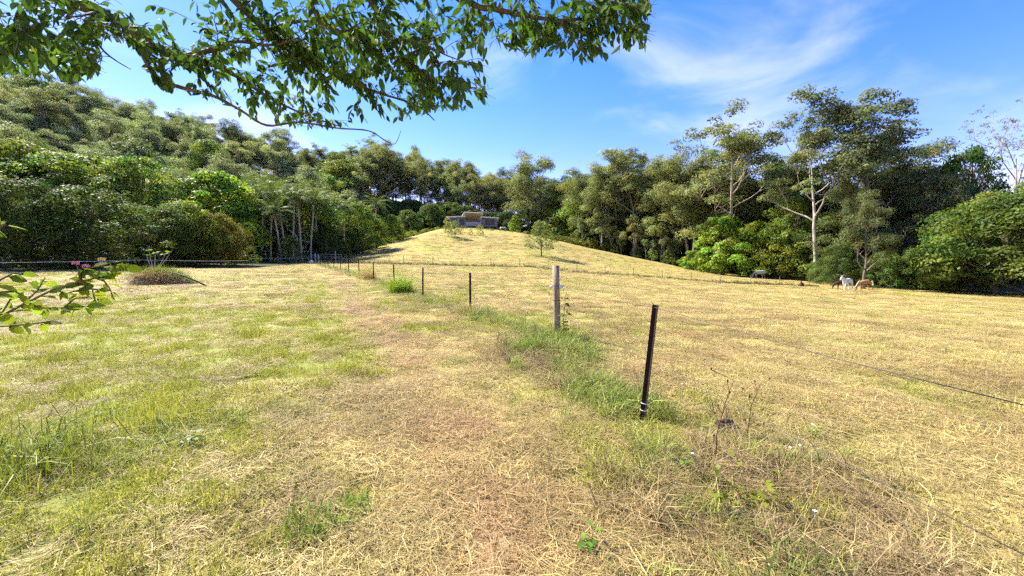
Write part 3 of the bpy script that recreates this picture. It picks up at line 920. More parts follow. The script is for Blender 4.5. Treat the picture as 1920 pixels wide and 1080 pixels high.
for key, px, Y, top, wide, lab, tint in left:
    plant_px(key, 'bush' if 'bush' in lab else 'broadleaf_tree', px, Y, top, wide, label=lab, tint=tint, cat='bush' if 'bush' in lab else 'tree')
# understorey between and behind
for (x, y) in scatter(60, [(-120, 60), (-75, 40), (-45, 30), (-40, 45), (-48, 78), (-42, 90), (-42, 112), (-48, 140), (-60, 150), (-75, 110)], 6.0):
    plant(random.choice(['broad0', 'broad1', 'broad2', 'dark0']), 'understorey_tree', x, y, H=random.uniform(8, 13), wide=random.uniform(0.9, 1.2), group='rainforest trees left of the paddock',
          label='green rainforest tree in the thicket below the wooded ridge', tint=tj(0.22, (1.15, 1.15, 0.9)))

# ------------------------------------------------------------------ palms
def palm_mesh(seed, H):
    r = np.random.default_rng(seed)
    mb = MB()
    tp, _ = curve((0, 0, -0.3), (r.normal() * 0.03, r.normal() * 0.03, 1), H, r, 0.015, 0.02, 8)
    mb.tube(tp, [0.17, 0.14, 0.13, 0.125, 0.12, 0.115, 0.11, 0.12, 0.10], 8)
    trunk = mb.mesh('trunk', True)
    top = np.array(tp[-1])
    P = []; D = []; N = []; L = []; T = []
    stem = MB()
    nf = 15
    for k in range(nf):
        az = k * 2.399 + r.normal() * 0.15
        el = math.radians(78 - 95 * (k / nf) ** 1.1)
        d = Vector((math.cos(az) * math.cos(el), math.sin(az) * math.cos(el), math.sin(el)))
        p = Vector(top) + Vector((0, 0, 0.6)); pts = [p.copy()]
        n = 12; FL = r.uniform(3.4, 4.4)
        for i in range(n):
            d = (d + Vector((0, 0, -0.07 - 0.018 * i))).normalized()
            p = p + d * FL / n; pts.append(p.copy())
            side = d.cross(Vector((0, 0, 1)))
            side = side.normalized() if side.length > 1e-3 else Vector((1, 0, 0))
            for q in range(3):
                for sg in (-1, 1):
                    b = pts[-2].lerp(p, q / 3)
                    ll = 0.85 * math.sin(PI * (0.12 + 0.83 * (i + q / 3) / n)) ** 0.6
                    ld = (side * sg * 0.8 + d * 0.45 + Vector((0, 0, -0.45)) + Vector(r.normal(size=3) * 0.08)).normalized()
                    P.append(np.array(b + ld * ll * 0.5)); D.append(np.array(ld)); N.append(np.array(d.cross(ld))); L.append(ll)
                    T.append(r.uniform(0.75, 1.25))
        stem.tube(pts, [0.03 * (1 - 0.8 * i / n) for i in range(n + 1)], 4, cap=False)
    N = nrm(np.array(N) + r.normal(size=(len(N), 3)) * 0.2)
    V, Q = leaf_quads(np.array(P), np.array(D), N, np.array(L), np.full(len(L), 0.085))
    me = np_mesh('crown', V, Q, np.repeat(np.array(T), 4))
    me.materials.append(MATS['palm_leaf'])
    sm = stem.mesh('frond_stems'); sm.materials.append(MATS['palm_leaf'])
    a = sm.attributes.new('tone', 'FLOAT_COLOR', 'POINT'); a.data.foreach_set('color', np.ones(len(sm.vertices) * 4, np.float32))
    trunk.materials.append(MATS['palm_trunk'])
    sd = MB()
    for k in range(26):
        az = r.uniform(0, 6.28); q = Vector(top) + Vector((math.cos(az) * 0.12, math.sin(az) * 0.12, 0.0))
        sd.tube([q, q + Vector((math.cos(az) * 0.3, math.sin(az) * 0.3, -0.25)), q + Vector((math.cos(az) * 0.36, math.sin(az) * 0.36, -1.0 - r.random() * 0.4))], [0.03, 0.035, 0.02], 4)
    seed_m = sd.mesh('seed_cluster'); seed_m.materials.append(MATS['palm_seed'])
    return trunk, me, sm, seed_m, H + 2.6
PALMS = [palm_mesh(500 + k, 11.0) for k in range(3)]
palm_spots = [(442, 70, 348), (462, 66, 338), (478, 72, 330), (492, 64, 345), (508, 69, 335), (522, 74, 328), (537, 66, 350), (551, 71, 340), (566, 68, 352), (584, 73, 350), (598, 77, 358),
              (455, 60, 375), (528, 62, 378), (573, 80, 345), (634, 86, 366), (647, 88, 372), (704, 118, 366), (300, 52, 352), (352, 62, 338), (380, 68, 330)]
for i, (px, Y, top) in enumerate(palm_spots):
    tm, cm, sm, sd, h0 = PALMS[i % 3]
    x = gx(px, Y); z = tz(x, Y)
    s = (at(px, top, Y).z - z) / h0
    sw = 1.3 * max(0.85, min(1.25, s))
    o = empty('palm_tree', (x, Y, z), random.uniform(0, 6.28), (sw, sw, s))
    link('trunk', tm, None, o)
    c_ = link('crown', cm, None, o); c_.color = (*tj(0.18), 1)
    link('frond_stems', sm, None, o)
    if i in (1, 4, 7, 12, 16): link('seed_cluster', sd, None, o)
    if i < 14:
        tag(o, 'tall slender palm with drooping fronds in the palm grove', 'palm', 'palms in the grove')
        LOOKALIKE.setdefault(o['label'], []).append((px, o))
    else:
        lab = {14: 'lone tall palm, left one of the pair behind the gate', 15: 'lone tall palm, right one of the pair behind the gate', 16: 'distant palm with yellow seed cluster left of the hill top',
               17: 'palm half hidden in the bushes above the mound', 18: 'palm crown rising behind the bright rounded bush', 19: 'palm crown just left of the palm grove'}[i]
        tag(o, lab, 'palm')

# dead white-branched tree in front of the palms
def dead_tree():
    x, Y = gx(556, 63), 63
    r = np.random.default_rng(71)
    o = empty('dead_tree', (x, Y, tz(x, Y)))
    tag(o, 'leafless white dead tree with crooked branches before the palms', 'tree')
    mb = MB()
    tp, d = curve((0, 0, -0.2), (0.1, 0, 1), 4.5, r, 0.18, 0.05, 7)
    mb.tube(tp, [0.12 * (1 - 0.6 * i / 7) for i in range(8)], 6)
    mb.build('trunk', 'dead_wood', o, True)
    for k in range(9):
        p = tp[2 + k % 6]
        a = k * 2.1
        pts, dd = curve(p, (math.cos(a), math.sin(a) * 0.5, r.uniform(0.2, 0.9)), r.uniform(1.5, 3.2), r, 0.4, 0.05, 7)
        br = MB(); br.tube(pts, [0.06 * (1 - 0.75 * i / 7) for i in range(8)], 5, cap=False)
        for q in range(2):
            p2, _ = curve(pts[3 + q * 2], dd + Vector(r.normal(size=3) * 0.8), 1.1, r, 0.4, 0, 5)
            br.tube(p2, [0.03 * (1 - 0.7 * i / 5) for i in range(6)], 4, cap=False)
        br.build('branch', 'dead_wood', o, True)
dead_tree()

# ------------------------------------------------------------------ trees and shrubs on the mown hill
plant_px('lawn', 'lawn_tree', 1015, ground_Y(1015, 480), 412, 1.1, label='small round-crowned tree standing alone on the mown hill slope', tint=(1.0, 1.1, 0.7), rz=1.0)
plant_px('lawn', 'lawn_tree', 854, ground_Y(854, 447), 413, 1.1, label='small pale green tree in front of the left end of the house', tint=(1.2, 1.25, 0.8), rz=2.4)
plant_px('lawn', 'lawn_tree', 841, ground_Y(841, 443), 414, 0.8, label='thin small tree touching the left corner of the house', tint=(1.3, 1.3, 0.9), rz=0.4)
plant_px('shrub0', 'garden_bush', 901, ground_Y(901, 442), 420, 0.7, label='bright green bush in front of the centre of the house', tint=(2.2, 2.0, 1.0), cat='bush')
plant_px('shrub0', 'garden_bush', 883, ground_Y(883, 441), 427, 0.75, label='smaller bright bush left of the one below the house balcony', tint=(2.0, 1.9, 1.0), cat='bush')
plant_px('lime1', 'lime_green_bush', 966, 142, 403, 0.8, label='lime green bush standing right of the hill house', tint=(1.05, 1.05, 0.9), cat='bush')
hedge = [(-41, 112), (-34, 121), (-25, 126), (-15, 128.5), (-4, 130), (6, 131), (14, 134)]
hl = []
for (a, b) in zip(hedge[:-1], hedge[1:]):
    n = max(2, int(math.dist(a, b) / 1.7))
    for k in range(n):
        f = k / n
        hl.append((a[0] + (b[0] - a[0]) * f, a[1] + (b[1] - a[1]) * f))
for (x, y) in hl:
    if random.random() < 0.18: continue
    plant(random.choice(['shrub0', 'shrub1']), 'garden_shrub', x + random.uniform(-.3, .3), y + random.uniform(-.5, .5), H=random.uniform(0.5, 1.2), wide=random.uniform(1.1, 1.7), cat='shrub',
          label='low brownish shrub in the planted row across the hill top', group='shrub row across the hill top', tint=tj(0.25, random.choice([(1.5, 0.9, 1.1), (1.7, 1.2, 1.0), (1.2, 1.2, 0.9)])))
for (px, Y, top) in [(775, 135, 432), (800, 137, 428), (822, 139, 425), (745, 132, 438), (790, 133, 436)]:
    plant_px('shrub1', 'garden_bush', px, Y, top, 1.5, label='leafy green bush in the row left of the hill house', cat='bush', group='bushes left of the house', tint=tj(0.15, (1.6, 1.7, 1.0)))
for i in range(14):
    px = 1030 + i * 9.5; Y = 140 - i * 0.5
    plant(random.choice(['shrub0', 'shrub1']), 'slope_shrub', gx(px, Y), Y, H=random.uniform(1.6, 3.2), wide=1.4, cat='shrub', label='reddish-green shrub at the forest foot near the lone tree',
          group='shrubs right of the lone tree', tint=tj(0.2, (1.5, 1.2, 0.9)))

QUEUE.sort(key=lambda q: q[0][3])
nk = sum(plant_now(*a, **k) is not None for a, k in QUEUE)
print('trees', len(QUEUE), nk)

# ------------------------------------------------------------------ fences
def star_mesh(h, tilt=0.0):
    """steel post of three-winged section with notches"""
    mb = MB()
    for k in range(3):
        a = 2 * PI * k / 3 + 0.5
        c, s_ = math.cos(a), math.sin(a)
        rot = Matrix.Rotation(a, 3, 'Z')
        mb.box((c * 0.017, s_ * 0.017, h / 2 - 0.2), (0.034, 0.0055, h + 0.4), rot)
    return mb.mesh('post')
STAR = star_mesh(1.15); STAR.materials.append(MATS['rusty_steel'])

def wire(name, pts, rad, mat, parent, sag=0.02):
    mb = MB()
    path = []
    for a, b in zip(pts[:-1], pts[1:]):
        a = Vector(a); b = Vector(b)
        n = max(2, int((b - a).length / 1.2))
        for k in range(n):
            f = k / n
            path.append(a.lerp(b, f) + Vector((0, 0, -sag * 4 * f * (1 - f))))
    path.append(Vector(pts[-1]))
    mb.tube(path, rad, 4)
    return mb.build(name, mat, parent)

fence = empty('paddock_fence', (0, 0, 0))
tag(fence, 'wire fence of dark steel posts and one round timber post dividing the near paddock', 'fence')
tops = []
for i, (x, y) in enumerate(FENCE):
    z = tz(x, y)
    if i == 2:
        mb = MB()
        r = np.random.default_rng(8)
        mb.tube([(x, y, z - 0.3), (x - 0.005, y, z + 0.4), (x - 0.02, y, z + 0.9), (x - 0.035, y, z + 1.47)], [0.072, 0.070, 0.069, 0.068], 20)
        p = mb.build('timber_post', 'post_wood', fence, True)
        p['label'] = 'round weathered timber post with white insulator'
        for f in p.data.polygons:
            if len(f.vertices) > 4: f.use_smooth = False
        for hz in (0.30, 0.78, 1.07):
            k = MB(); ring = [(x - 0.02 * hz / 1.0 + math.cos(a) * 0.0735, y + math.sin(a) * 0.0735, z + hz + 0.006 * math.sin(a * 2)) for a in np.linspace(0, 2 * PI, 17)]
            k.tube(ring, 0.004, 5); k.build('wire_wrap', 'wire_steel', p)
        for sx in (-1, 1):
            k = MB(); k.tube([(x - 0.02 + sx * 0.085, y - 0.05, z + 1.05), (x - 0.02 + sx * 0.13, y - 0.06, z + 1.06)], [0.028, 0.022], 8)
            k.build('insulator', 'tape_white', p, True)
        k = MB(); k.tube([(x + 0.05, y - 0.085, z + 1.09), (x + 0.05, y - 0.085, z + 1.02)], 0.024, 8); k.build('insulator', 'tape_white', p, True)
        tops.append((x, y, z + 1.05))
        continue
    o = link('post', STAR, None, fence)
    o.location = (x, y, z)
    lx = {0: 0.02, 1: 0.09}.get(i, random.uniform(-0.025, 0.025))
    o.rotation_euler = (random.uniform(-.02, .02), lx, random.uniform(0, 2))
    if i == 1:
        o['label'] = 'leaning dark rusty steel post nearest the camera'
        o.rotation_euler = (0, 0.105, 0.35)
        nb = MB()
        for k in range(9):
            nb.tube([(0.012, -0.020, 0.15 + k * 0.11), (0.016, -0.0235, 0.15 + k * 0.11)], 0.0045, 6)
        nb.build('notch', 'tape_white', o)
        tb = MB(); tb.tube([(-0.05, 0.0, 1.17), (-0.02, -0.01, 1.14), (0.02, -0.02, 1.135), (0.035, 0.0, 1.14)], 0.0035, 5); tb.build('wire_tie', 'wire_steel', o)
        for hz in (0.17, 0.10):
            tb = MB(); tb.tube([(math.cos(a) * 0.036, math.sin(a) * 0.036, hz) for a in np.linspace(0, 2 * PI, 13)], 0.003, 5); tb.build('wire_tie', 'tape_white', o)
        tops.append((x + 0.1, y, z + 1.12))
    else:
        tops.append((x, y, z + 1.10))
wire('top_wire', tops[:3], 0.0024, 'wire_steel', fence, 0.03)
wire('top_wire', tops[2:], 0.0022, 'wire_steel', fence, 0.02)
wire('middle_wire', [(a, b, c - 0.55) for a, b, c in tops[:3]], 0.0025, 'wire_steel', fence, 0.02)
wire('middle_wire', [(a, b, c - 0.5) for a, b, c in tops[2:]], 0.002, 'wire_steel', fence, 0.02)

THIN = MB().tube([(0, 0, -0.3), (0, 0, 1.35)], 0.042, 6).mesh('post'); THIN.materials.append(MATS['grey_bark'])
hf = empty('hill_foot_fence', (0, 0, 0))
tag(hf, 'thin post and wire fence along the foot of the mown hill', 'fence')
tp_ = []
for x in np.arange(-25.5, 47, 4.45):
    y = 62 + 0.6 * math.sin(x * 0.1)
    p = link('post', THIN, None, hf); p.location = (x, y, tz(x, y)); p.rotation_euler = (random.uniform(-.04, .04), random.uniform(-.04, .04), 0)
    tp_.append((x, y, tz(x, y) + 1.1))
for hz in (0.0, -0.45): wire('wire', [(a, b, c + hz) for a, b, c in tp_], 0.006, 'wire_steel', hf, 0.03)
sf = empty('hill_side_fence', (0, 0, 0))
tag(sf, 'thin post fence climbing the left side of the mown hill', 'fence')
tp_ = []
for k in range(11):
    f = k / 10; x = -28.5 - 5.0 * f - 1.5 * math.sin(f * 3); y = 66 + 46 * f
    p = link('post', THIN, None, sf); p.location = (x, y, tz(x, y)); p.rotation_euler = (random.uniform(-.04, .04), random.uniform(-.04, .04), 0)
    tp_.append((x, y, tz(x, y) + 1.1))
for hz in (0.0, -0.45): wire('wire', [(a, b, c + hz) for a, b, c in tp_], 0.006, 'wire_steel', sf, 0.03)

ef = empty('electric_fence', (0, 0, 0))
tag(ef, 'white electric tape fence on black capped posts along the left bushes', 'fence')
es = [(-30, -1.5), (gx(-60, 23), 23.0), (gx(272, 29.5), 29.5), (gx(462, 36.5), 36.5), (gx(474, 44), 44), (gx(499, 51), 51), (gx(552, 58), 58), (gx(588, 63), 63)]
tp_ = []
for i, (x, y) in enumerate(es):
    z = tz(x, y); h = 1.45 if i == 2 else 1.15
    p = MB().tube([(x, y, z - 0.3), (x, y, z + h)], 0.022, 8).build('post', 'black_plastic', ef)
    MB().tube([(x, y, z + h + 0.002), (x, y, z + h + 0.05), (x, y, z + h + 0.09)], [0.045, 0.05, 0.02], 8).build('cap', 'tape_white', p)
    tp_.append((x, y, z + 0.72))
wire('tape', tp_[:4], 0.013, 'tape_white', ef, 0.05)
wire('tape', tp_[3:], 0.012, 'tape_white', ef, 0.04)
wire('lower_tape', [(a, b, c - 0.4) for a, b, c in tp_[3:]], 0.009, 'black_plastic', ef, 0.04)

# gate and its posts at the far end of the fence
gp = []
for i, (px, Y, h) in enumerate([(592, 64, 1.45), (597.5, 63, 1.3)]):
    x = gx(px, Y); z = tz(x, Y)
    o = MB().tube([(x, Y, z - 0.3), (x + 0.03, Y, z + 0.7), (x, Y, z + h)], [0.15, 0.14, 0.13], 10).build('gate_post', 'dead_wood', None, True)
    tag(o, ('taller' if i == 0 else 'shorter') + ' pale timber post of the pair beside the far gate', 'post')
gt = empty('farm_gate', (0, 0, 0)); tag(gt, 'grey tubular steel gate at the far end of the fence', 'gate')
a = Vector((gx(603, 60), 60, 0)); b = Vector((gx(642, 60), 60, 0)); a.z = tz(a.x, 60); b.z = tz(b.x, 60)
for hz in (1.35, 1.05, 0.75, 0.45, 0.2): MB().tube([a + Vector((0, 0, hz)), b + Vector((0, 0, hz))], 0.03 if hz < 1.3 else 0.05, 6).build('rail', 'gate_metal', gt)
for q in (a, a.lerp(b, 0.5), b): MB().tube([q + Vector((0, 0.01, 0.1)), q + Vector((0, 0.01, 1.38))], 0.035, 6).build('upright', 'gate_metal', gt)
x, Y = gx(630, 66), 66
o = MB().tube([(x, Y, tz(x, Y) - .2), (x, Y, tz(x, Y) + 1.75)], [0.1, 0.09], 8).tube([(x, Y, tz(x, Y) + 1.75), (x, Y, tz(x, Y) + 1.9)], 0.06, 8).build('marker_post', 'dead_wood', None, True)
tag(o, 'single pale post standing behind the far gate', 'post')
# white sack by the gate
x, Y = gx(584.5, 58), 58
mb = MB(); mb.tube([(x, Y, tz(x, Y) - 0.02), (x, Y, tz(x, Y) + 0.12), (x + 0.02, Y, tz(x, Y) + 0.3), (x + 0.05, Y, tz(x, Y) + 0.42), (x + 0.06, Y, tz(x, Y) + 0.5)], [0.25, 0.30, 0.27, 0.17, 0.06], 12)
o = mb.build('white_sack', 'tape_white', None, True); tag(o, 'small white sack lying on the grass by the far gate', 'sack')

# ------------------------------------------------------------------ horses
HIDE = {}
def hide(name, c1, c2, scale=2.5):
    noise_mat(name, c1, c2, scale, rough=0.55, bump=0.05, spec=0.3)
hide('hide_white', (0.60, 0.58, 0.56), (0.48, 0.47, 0.46))
hide('hide_tan', (0.38, 0.20, 0.08), (0.30, 0.155, 0.06))
hide('hide_brown', (0.060, 0.022, 0.014), (0.035, 0.014, 0.010))
hide('hide_grey', (0.20, 0.17, 0.16), (0.09, 0.075, 0.07))
hide('hair_dark', (0.03, 0.02, 0.015), (0.02, 0.015, 0.01))
hide('hair_pale', (0.55, 0.47, 0.36), (0.45, 0.38, 0.28))
hide('rug_grey', (0.36, 0.33, 0.33), (0.27, 0.25, 0.26), 6)

def horse(name, loc, rz, pose, mat, hair, label, s=1.0, rug=None, stride=0.1):
    V = []; E = []; R = []
    def v(p, r): V.append(p); R.append(r); return len(V) - 1
    def chain(start, pts):
        a = start
        for p, r in pts:
            b = v(p, r); E.append((a, b)); a = b
        return a
    mid = v((-0.10, 0, 1.10), 0.30)
    pel = chain(mid, [((-0.42, 0, 1.15), 0.30), ((-0.68, 0, 1.17), 0.25)])
    hip = pel
    ch = chain(mid, [((0.22, 0, 1.10), 0.30), ((0.48, 0, 1.13), 0.26)])
    if pose == 'graze':
        neck = [((0.74, 0, 1.10), 0.19), ((0.95, 0, 0.86), 0.14), ((1.12, 0, 0.56), 0.12), ((1.22, 0, 0.38), 0.125), ((1.24, 0, 0.20), 0.085), ((1.25, 0, 0.06), 0.065)]
    else:
        neck = [((0.72, 0, 1.26), 0.21), ((0.92, 0, 1.42), 0.16), ((1.10, 0, 1.56), 0.13), ((1.22, 0, 1.50), 0.12), ((1.36, 0, 1.33), 0.09), ((1.45, 0, 1.22), 0.07)]
    chain(ch, neck)
    for sg in (-1, 1):
        st = stride * sg
        chain(hip, [((-0.62, 0.14 * sg, 0.92), 0.17), ((-0.56 - st * 0.5, 0.15 * sg, 0.72), 0.11), ((-0.76 - st, 0.14 * sg, 0.48), 0.062), ((-0.72 - st, 0.14 * sg, 0.15), 0.046), ((-0.68 - st, 0.14 * sg, 0.03), 0.06)])
        chain(ch, [((0.50, 0.14 * sg, 0.88), 0.13), ((0.52 + st, 0.13 * sg, 0.50), 0.062), ((0.50 + st * 1.3, 0.13 * sg, 0.15), 0.044), ((0.53 + st * 1.3, 0.13 * sg, 0.03), 0.058)])
    me = bpy.data.meshes.new('body'); me.from_pydata(V, E, [])
    tmp = bpy.data.objects.new('tmp', me); C.objects.link(tmp)
    sk = tmp.modifiers.new('skin', 'SKIN'); sk.use_smooth_shade = True
    for i, rr in enumerate(R):
        me.skin_vertices[0].data[i].radius = (rr * 0.82, rr)
    me.skin_vertices[0].data[0].use_root = True
    su = tmp.modifiers.new('sub', 'SUBSURF'); su.levels = 1
    dg = bpy.context.evaluated_depsgraph_get()
    body = bpy.data.meshes.new_from_object(tmp.evaluated_get(dg))
    bpy.data.objects.remove(tmp)
    body.name = 'body'
    h = empty(name, (loc[0], loc[1], tz(*loc) + 0.04), rz, (s, s, s))
    tag(h, label, 'horse')
    body.materials.clear()
    link('body', body, mat, h)
    # tail, mane, ears
    MB().tube([(-0.86, 0, 1.22), (-0.98, 0, 1.1), (-1.02, 0.02, 0.8), (-0.98, 0.03, 0.42)], [0.05, 0.07, 0.075, 0.02], 7).build('tail', hair, h, True)
    nb = MB()
    path = [Vector(p) for p, r in neck[:4]]; rad = [r for p, r in neck[:4]]
    if pose == 'graze': up = [Vector((0.35, 0, 0.85)), Vector((0.7, 0, 0.5)), Vector((0.9, 0, 0.35)), Vector((0.9, 0, 0.3))]
    else: up = [Vector((-0.6, 0, 0.6)), Vector((-0.75, 0, 0.45)), Vector((-0.7, 0, 0.6)), Vector((0.1, 0, 1))]
    nb.tube([p + u.normalized() * rr * 0.95 for p, u, rr in zip(path, up, rad)], [0.04, 0.055, 0.05, 0.03], 6)
    nb.build('mane', hair, h, True)
    poll = Vector(neck[3][0]) if pose == 'graze' else Vector(neck[2][0])
    for sg in (-1, 1):
        if pose == 'graze':
            e0 = poll + Vector((0.05, 0.07 * sg, 0.10)); e1 = e0 + Vector((0.10, 0.05 * sg, 0.11))
        else:
            e0 = poll + Vector((0.02, 0.06 * sg, 0.09)); e1 = e0 + Vector((0.0, 0.03 * sg, 0.15))
        MB().tube([e0, e0.lerp(e1, 0.5), e1], [0.03, 0.032, 0.005], 6).build('ear', mat, h, True)
    if rug:
        rb = MB(); n = 9; prev = None
        sec = [(-0.95, 1.14, 0.20, 0.20), (-0.78, 1.16, 0.27, 0.29), (-0.42, 1.14, 0.31, 0.34), (0.0, 1.10, 0.31, 0.345), (0.4, 1.12, 0.30, 0.34), (0.60, 1.16, 0.24, 0.28)]
        for (x, z, ry, rz_) in sec:
            b = len(rb.v)
            for k in range(n):
                a = math.radians(-35) + math.radians(250) * k / (n - 1)
                rb.v.append((x, math.cos(a) * ry, z + math.sin(a) * rz_))
            if prev is not None:
                for k in range(n - 1): rb.f.append((prev + k, prev + k + 1, b + k + 1, b + k))
            prev = b
        rb.build('rug', rug, h, True)
    return h
horse('horse', (gx(1424, 70), 70.0), PI + 0.05, 'graze', 'hide_grey', 'hair_dark', 'grey-backed dark horse grazing beyond the hill fence before the lime trees', 1.08, 'rug_grey')
horse('horse', (gx(1590, 51.5), 51.5), PI + 0.40, 'up', 'hide_white', 'hair_pale', 'white horse standing with raised head between two others', 1.08)
horse('horse', (gx(1624, 52.5), 52.5), PI + 0.08, 'graze', 'hide_tan', 'hair_pale', 'tan horse with dark legs grazing, farthest right', 1.06, stride=0.16)
horse('horse', (gx(1580, 55.5), 55.5), PI - 0.25, 'graze', 'hide_brown', 'hair_dark', 'dark brown horse grazing half hidden behind the white one', 0.86)
# jagged brown stump
x, Y = gx(1504, 60), 60.0
z = tz(x, Y)
mb = MB(); mb.tube([(x, Y, z - .1), (x, Y, z + 0.25), (x - 0.05, Y, z + 0.5), (x - 0.12, Y, z + 0.85)], [0.34, 0.26, 0.17, 0.05], 9)
mb.tube([(x - 0.3, Y, z - .05), (x - 0.38, Y, z + 0.2), (x - 0.42, Y, z + 0.3)], [0.16, 0.12, 0.04], 7)
mb.tube([(x + 0.2, Y, z), (x + 0.24, Y, z + 0.35), (x + 0.2, Y, z + 0.55)], [0.16, 0.12, 0.03], 7)
o = mb.build('tree_stump', 'hide_brown', None, True); tag(o, 'small jagged reddish-brown stump at the end of the hill fence', 'stump')

# ------------------------------------------------------------------ overhanging tree
def leaf_mesh(name, L=1.0, Wd=0.42, fold=0.12, droop=0.16):
    """single leaf: base at origin, along +X, creased along the midrib and curved down"""
    xs = [0.0, 0.10, 0.32, 0.58, 0.82, 1.0]; ws = [0.0, 0.0, 0.42, 0.48, 0.26, 0.0]
    V = []; Fc = []
    for x, w in zip(xs, ws):
        z = -droop * x * x
        V += [(x * L, -w * Wd * L, z + fold * w * Wd * 2), (x * L, 0, z), (x * L, w * Wd * L, z + fold * w * Wd * 2)]
    T = []
    for i in range(1, 5):
        a, b = i * 3, (i + 1) * 3
        T += [(a, a + 1, b + 1), (a, b + 1, b), (a + 1, a + 2, b + 2), (a + 1, b + 2, b + 1)]
    wv = 0.012
    V += [(0, -wv, 0), (0, wv, 0)]
    n = len(V)
    T += [(n - 2, n - 1, 4), (n - 2, 4, 3)]
    return np.array(V), np.array(T)
LV, LT = leaf_mesh('leaf')

def leaves_join(P, D, N, L):
    """many leaves as one array; frames from axis D and normal N"""
    D = nrm(D); Y = nrm(np.cross(N, D)); Z = np.cross(D, Y)
    M = np.stack([D, Y, Z], 2) * np.asarray(L)[:, None, None]
    V = np.einsum('nij,kj->nki', M, LV) + P[:, None, :]
    n = len(P)
    T = LT[None] + (np.arange(n) * len(LV))[:, None, None]
    return V.reshape(-1, 3), T.reshape(-1, 3)

BX = [-300, 0, 150, 188, 196, 240, 270, 300, 430, 450, 550, 690, 760, 830, 915, 920, 1000, 1074, 1082, 1120, 1200, 1221, 1226, 1300]
BY = [160, 140, 152, 138, 72, 78, 130, 168, 190, 222, 240, 235, 222, 205, 204, 80, 108, 100, 130, 108, 118, 60, -60, -60]

